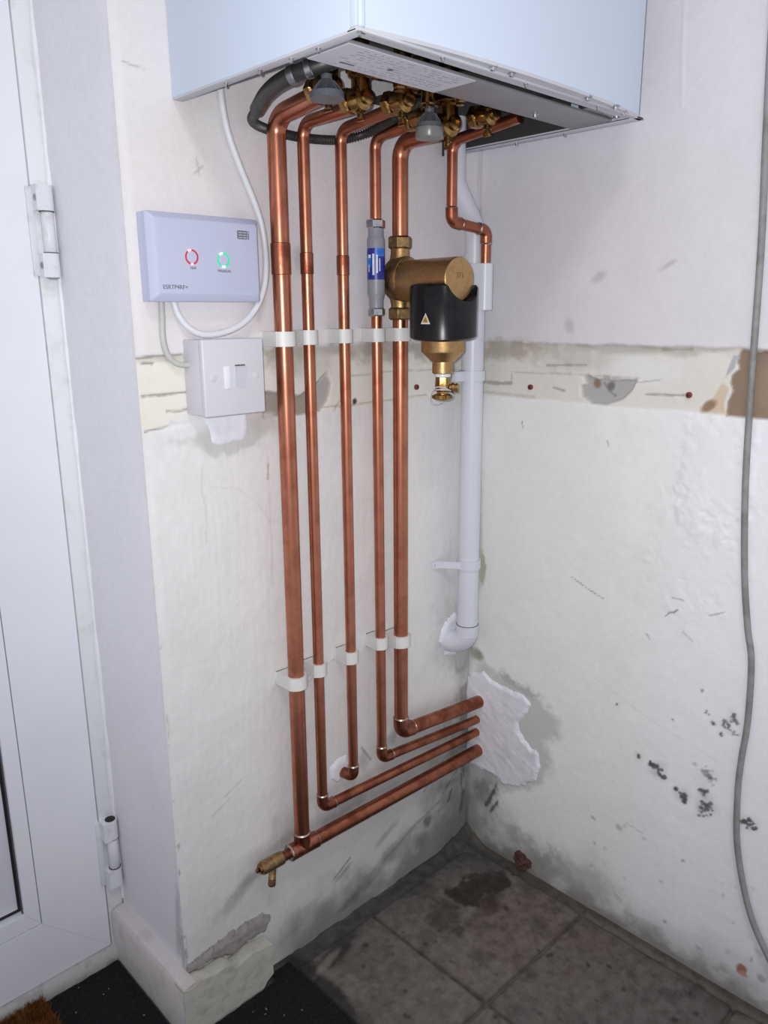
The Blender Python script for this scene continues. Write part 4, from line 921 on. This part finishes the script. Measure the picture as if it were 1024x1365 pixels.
text('lettering', 'N/A', .0046, (-.5412, FY-.0002, 1.0365), (1, 0, 0), (0, 0, 1), 'ink', fc); text('lettering', 'MANUAL', .0046, (-.4995, FY-.0002, 1.0343), (1, 0, 0), (0, 0, 1), 'ink', fc)
text('lettering', 'ESRTP4RF+', .0066, (-.5655, FY-.0002, 1.0150), (1, 0, 0), (0, 0, 1), 'ink', fc)
# emblem: two block letters with white inline stripes, then a thin i
q = MB(); lx, lz, hh = -.4795, 1.0715, .0098
q.prism([(0, .001), (.001, 0), (.0135, 0), (.0145, .001), (.0145, hh-.001), (.0135, hh), (.001, hh), (0, hh-.001)], (lx, FY+.0001, lz), (1, 0, 0), (0, 0, 1), (0, -1, 0), .0003); q.box(lx+.0155, lx+.0167, FY-.0002, FY+.0001, lz, lz+hh*.72); q.box(lx+.0155, lx+.0167, FY-.0002, FY+.0001, lz+hh*.82, lz+hh); em = q.build('emblem', 'ink', fc)
q = MB()
for k in range(3): q.box(lx+.0016, lx+.0066, FY-.0004, FY-.0001, lz+.0014+k*.0028, lz+.0023+k*.0028); q.box(lx+.0078, lx+.0130, FY-.0004, FY-.0001, lz+.0014+k*.0028, lz+.0023+k*.0028)
q.build('emblem_stripe', 'ctrl', em)

# ------------------------------------------------------------------ fused switch
sw = thing('fused_switch', (-.504, 0, .866), 'white square fused switch on a deep box below the controller', 'switch')
sx0, sx1, sz0, sz1 = -.5475, -.4615, .8665, .957
q = MB(); q.box(sx0+.0008, sx1-.0008, -.036, -.0008, sz0+.0008, sz1-.0008, .002); q.build('box', 'spur', sw)
q = MB(); q.box(sx0, sx1, -.0455, -.0362, sz0, sz1, .0022, 3); q.build('plate', 'spur', sw)
FY2 = -.0455
q = MB(); q.box(-.520, -.5115, FY2-.0014, FY2+.001, .8985, .9255, .0008); q.build('fuse_carrier', 'bright_white', sw)
q = MB(); q.prism([(0, 0), (-.0012, 0), (-.0050, .0235), (-.0028, .0255), (0, .0255)], (-.5040, FY2+.0004, .8995), (0, 1, 0), (0, 0, 1), (1, 0, 0), .0135); q.build('rocker', 'rocker', sw)
q = MB(); q.box(-.5042, -.4903, FY2-.0016, FY2+.0004, .9251, .9263); q.build('rocker_gap', 'rubble', sw)
q = MB(); q.box(-.5053, -.4893, FY2-.0004, FY2+.0006, .8980, .9268, .0003); q.build('rocker_surround', 'spur', sw)
for x in (-.5345, -.4745):
    q = MB(); q.lathe((x, FY2+.0006, .912), (0, -1, 0), [(0, .0042), (.0009, .0042), (.0013, .0036), (.0013, .0008)], 18); q.box(x-.0030, x+.0030, FY2-.0009, FY2-.0006, .9116, .9124); q.build('screw', 'spur', sw)
# ------------------------------------------------------------------ cables
q = MB(); q.tube(smooth_path([(-.478, -.010, 1.262), (-.4805, -.010, 1.236), (-.473, -.0085, 1.195), (-.458, -.008, 1.158), (-.442, -.008, 1.125), (-.431, -.008, 1.098), (-.4265, -.009, 1.068), (-.4275, -.011, 1.040), (-.434, -.0125, 1.014), (-.449, -.0145, .991), (-.470, -.016, .974), (-.495, -.015, .9640), (-.524, -.013, .9615), (-.542, -.010, .970), (-.553, -.007, .985), (-.558, -.0058, 1.0035)], 10), .0041, 14)
tag(q.build('white_cable', 'cable_w'), 'white cable looping from the boiler round under the controller', 'cable')
q = MB(); q.tube(smooth_path([(-.5725, -.0058, 1.004), (-.573, -.0058, .985), (-.574, -.0058, .96), (-.571, -.006, .943), (-.564, -.007, .932), (-.555, -.009, .9275), (-.5435, -.012, .9265)], 8), .0036, 12)
tag(q.build('short_cable', 'cable_g'), 'short grey-white cable from the controller down to the switch', 'cable')
q = MB(); q.tube(smooth_path([(-.012, -.434, 1.45), (-.009, -.437, 1.30), (-.008, -.4425, 1.187), (-.0075, -.450, 1.059), (-.007, -.455, .906), (-.0072, -.461, .772), (-.0075, -.472, .652), (-.0075, -.484, .575), (-.0075, -.494, .527), (-.0075, -.498, .442), (-.0075, -.4955, .38), (-.0075, -.496, .325), (-.0075, -.504, .245), (-.009, -.529, .160), (-.012, -.559, .109), (-.016, -.60, .06), (-.02, -.66, .012), (-.022, -.74, .007)], 10), .0043, 14)
tag(q.build('hanging_cable', 'cable_dk'), 'grey cable hanging down the right-hand wall', 'cable')

# ------------------------------------------------------------------ floor coverings
rs = np.random.RandomState(3)
def carpet_grid(x0, x1, y0, y1, st):
    return np.linspace(x0, x1, int((x1-x0)/st)), np.linspace(y0, y1, int((y1-y0)/st))
uu, ww = carpet_grid(-1.1, -.441, -.62, .176, .0032)
X, Y = np.meshgrid(uu, ww, indexing='ij'); nz = fbm(X, Y, 160, 5, 3); n4 = fbm(X, Y, 30, 8, 3)
E_ = np.where(X > -.46, -.003*(1-sstep(-.46, -.441, -X*-1*0+X*1.0)*0), 0)
Z = .0035+.0032*nz+.001*n4
keep = lambda x, y: (x < -.6305 or y < -.0285)            # cut round the skirting corner
idx = {}; vs = []; fs = []
nu, nv = X.shape
ok = ((X < -.6300) | (Y < -.0300) | ((X > -.478) & (Y < -.012-.0*X)))
for i in range(nu-1):
    for j in range(nv-1):
        if ok[i, j] and ok[i+1, j] and ok[i, j+1] and ok[i+1, j+1]:
            f = []
            for a_, b_ in ((i, j), (i+1, j), (i+1, j+1), (i, j+1)):
                if (a_, b_) not in idx: idx[(a_, b_)] = len(vs); vs.append((X[a_, b_], Y[a_, b_], Z[a_, b_]))
                f.append(idx[(a_, b_)])
            fs.append(tuple(f))
me = bpy.data.meshes.new('black_carpet'); me.from_pydata(vs, [], fs); me.materials.append(M['carpet']); me.polygons.foreach_set('use_smooth', [True]*len(me.polygons))
carpet = bpy.data.objects.new('black_carpet', me); COL.objects.link(carpet); tag(carpet, 'worn black carpet on the floor by the door, cut at the flagstones', 'carpet')
q = MB(); rr_ = random.Random(2)
for k in range(46):
    while True:
        x, y = rr_.uniform(-.80, -.45), rr_.uniform(-.2, .17)
        if x < -.64 or y < -.045: break
    a_ = rr_.uniform(0, 3.1); l_ = rr_.uniform(.0008, .0032); q.tube([(x, y, .0078), (x+l_*math.cos(a_), y+l_*math.sin(a_), .0084)], .0004+.0004*rr_.random(), 5)
tag(q.build('lint', 'lint', carpet), kind='stuff')
# coir doormat
dm = thing('coir_doormat', (-.85, .1, .006), 'brown coir doormat on the black carpet at the door', 'doormat')
mx0, mx1, my0, my1 = -1.15, -.748, -.35, .172
q = MB(); q.box(mx0, mx1, my0, my1, .0082, .013, .002); q.build('backing', 'coir_dk', dm)
def bristles(n, x0, x1, y0, y1, m, h, seed, name):
    r_ = random.Random(seed); v_, f_ = [], []
    for k in range(n):
        x, y = r_.uniform(x0, x1), r_.uniform(y0, y1); a_ = r_.uniform(0, 6.28); w_ = .0007; L_ = h*r_.uniform(.75, 1.15); dx, dy = r_.gauss(0, .0028), r_.gauss(0, .0028)
        o = len(v_); c_, s_ = math.cos(a_)*w_, math.sin(a_)*w_
        v_ += [(x-c_, y-s_, .010), (x+c_, y+s_, .010), (x+c_*.7+dx*.5, y+s_*.7+dy*.5, .010+L_*.6), (x-c_*.7+dx*.5, y-s_*.7+dy*.5, .010+L_*.6), (x+dx*1.5, y+dy*1.5, .010+L_)]
        f_ += [(o, o+1, o+2, o+3), (o+3, o+2, o+4)]
    me = bpy.data.meshes.new(name); me.from_pydata(v_, [], f_); me.materials.append(M[m]); o = bpy.data.objects.new(name, me); COL.objects.link(o); o.parent = dm; me.transform(Matrix.Translation(-dm.location)); tag(o, kind='stuff')
bristles(26000, -.90, mx1, -.05, my1, 'coir', .016, 1, 'coir_bristles')
bristles(9000, mx0, -.806, -.02, my1, 'coir_dk', .0165, 2, 'dark_bristles')

# broken brick lump in the foot of the right wall
bm = bmesh.new(); bmesh.ops.create_icosphere(bm, subdivisions=4, radius=1)
from mathutils import noise as mn
for v_ in bm.verts:
    c = v_.co.copy(); d = 1+.45*mn.noise(c*1.9+Vector((3, 1, 2)))+.22*mn.noise(c*5)+.1*mn.noise(c*11)
    v_.co = Vector((-.004+c.x*.011*d, -.137+c.y*.0165*d, .0185+c.z*.0155*d))
q = MB(); q.bm(bm); tag(q.build('brick_fragment', 'rubble', None, 30), 'rough red-brown brick fragment at the foot of the right-hand wall near the corner', 'brick')
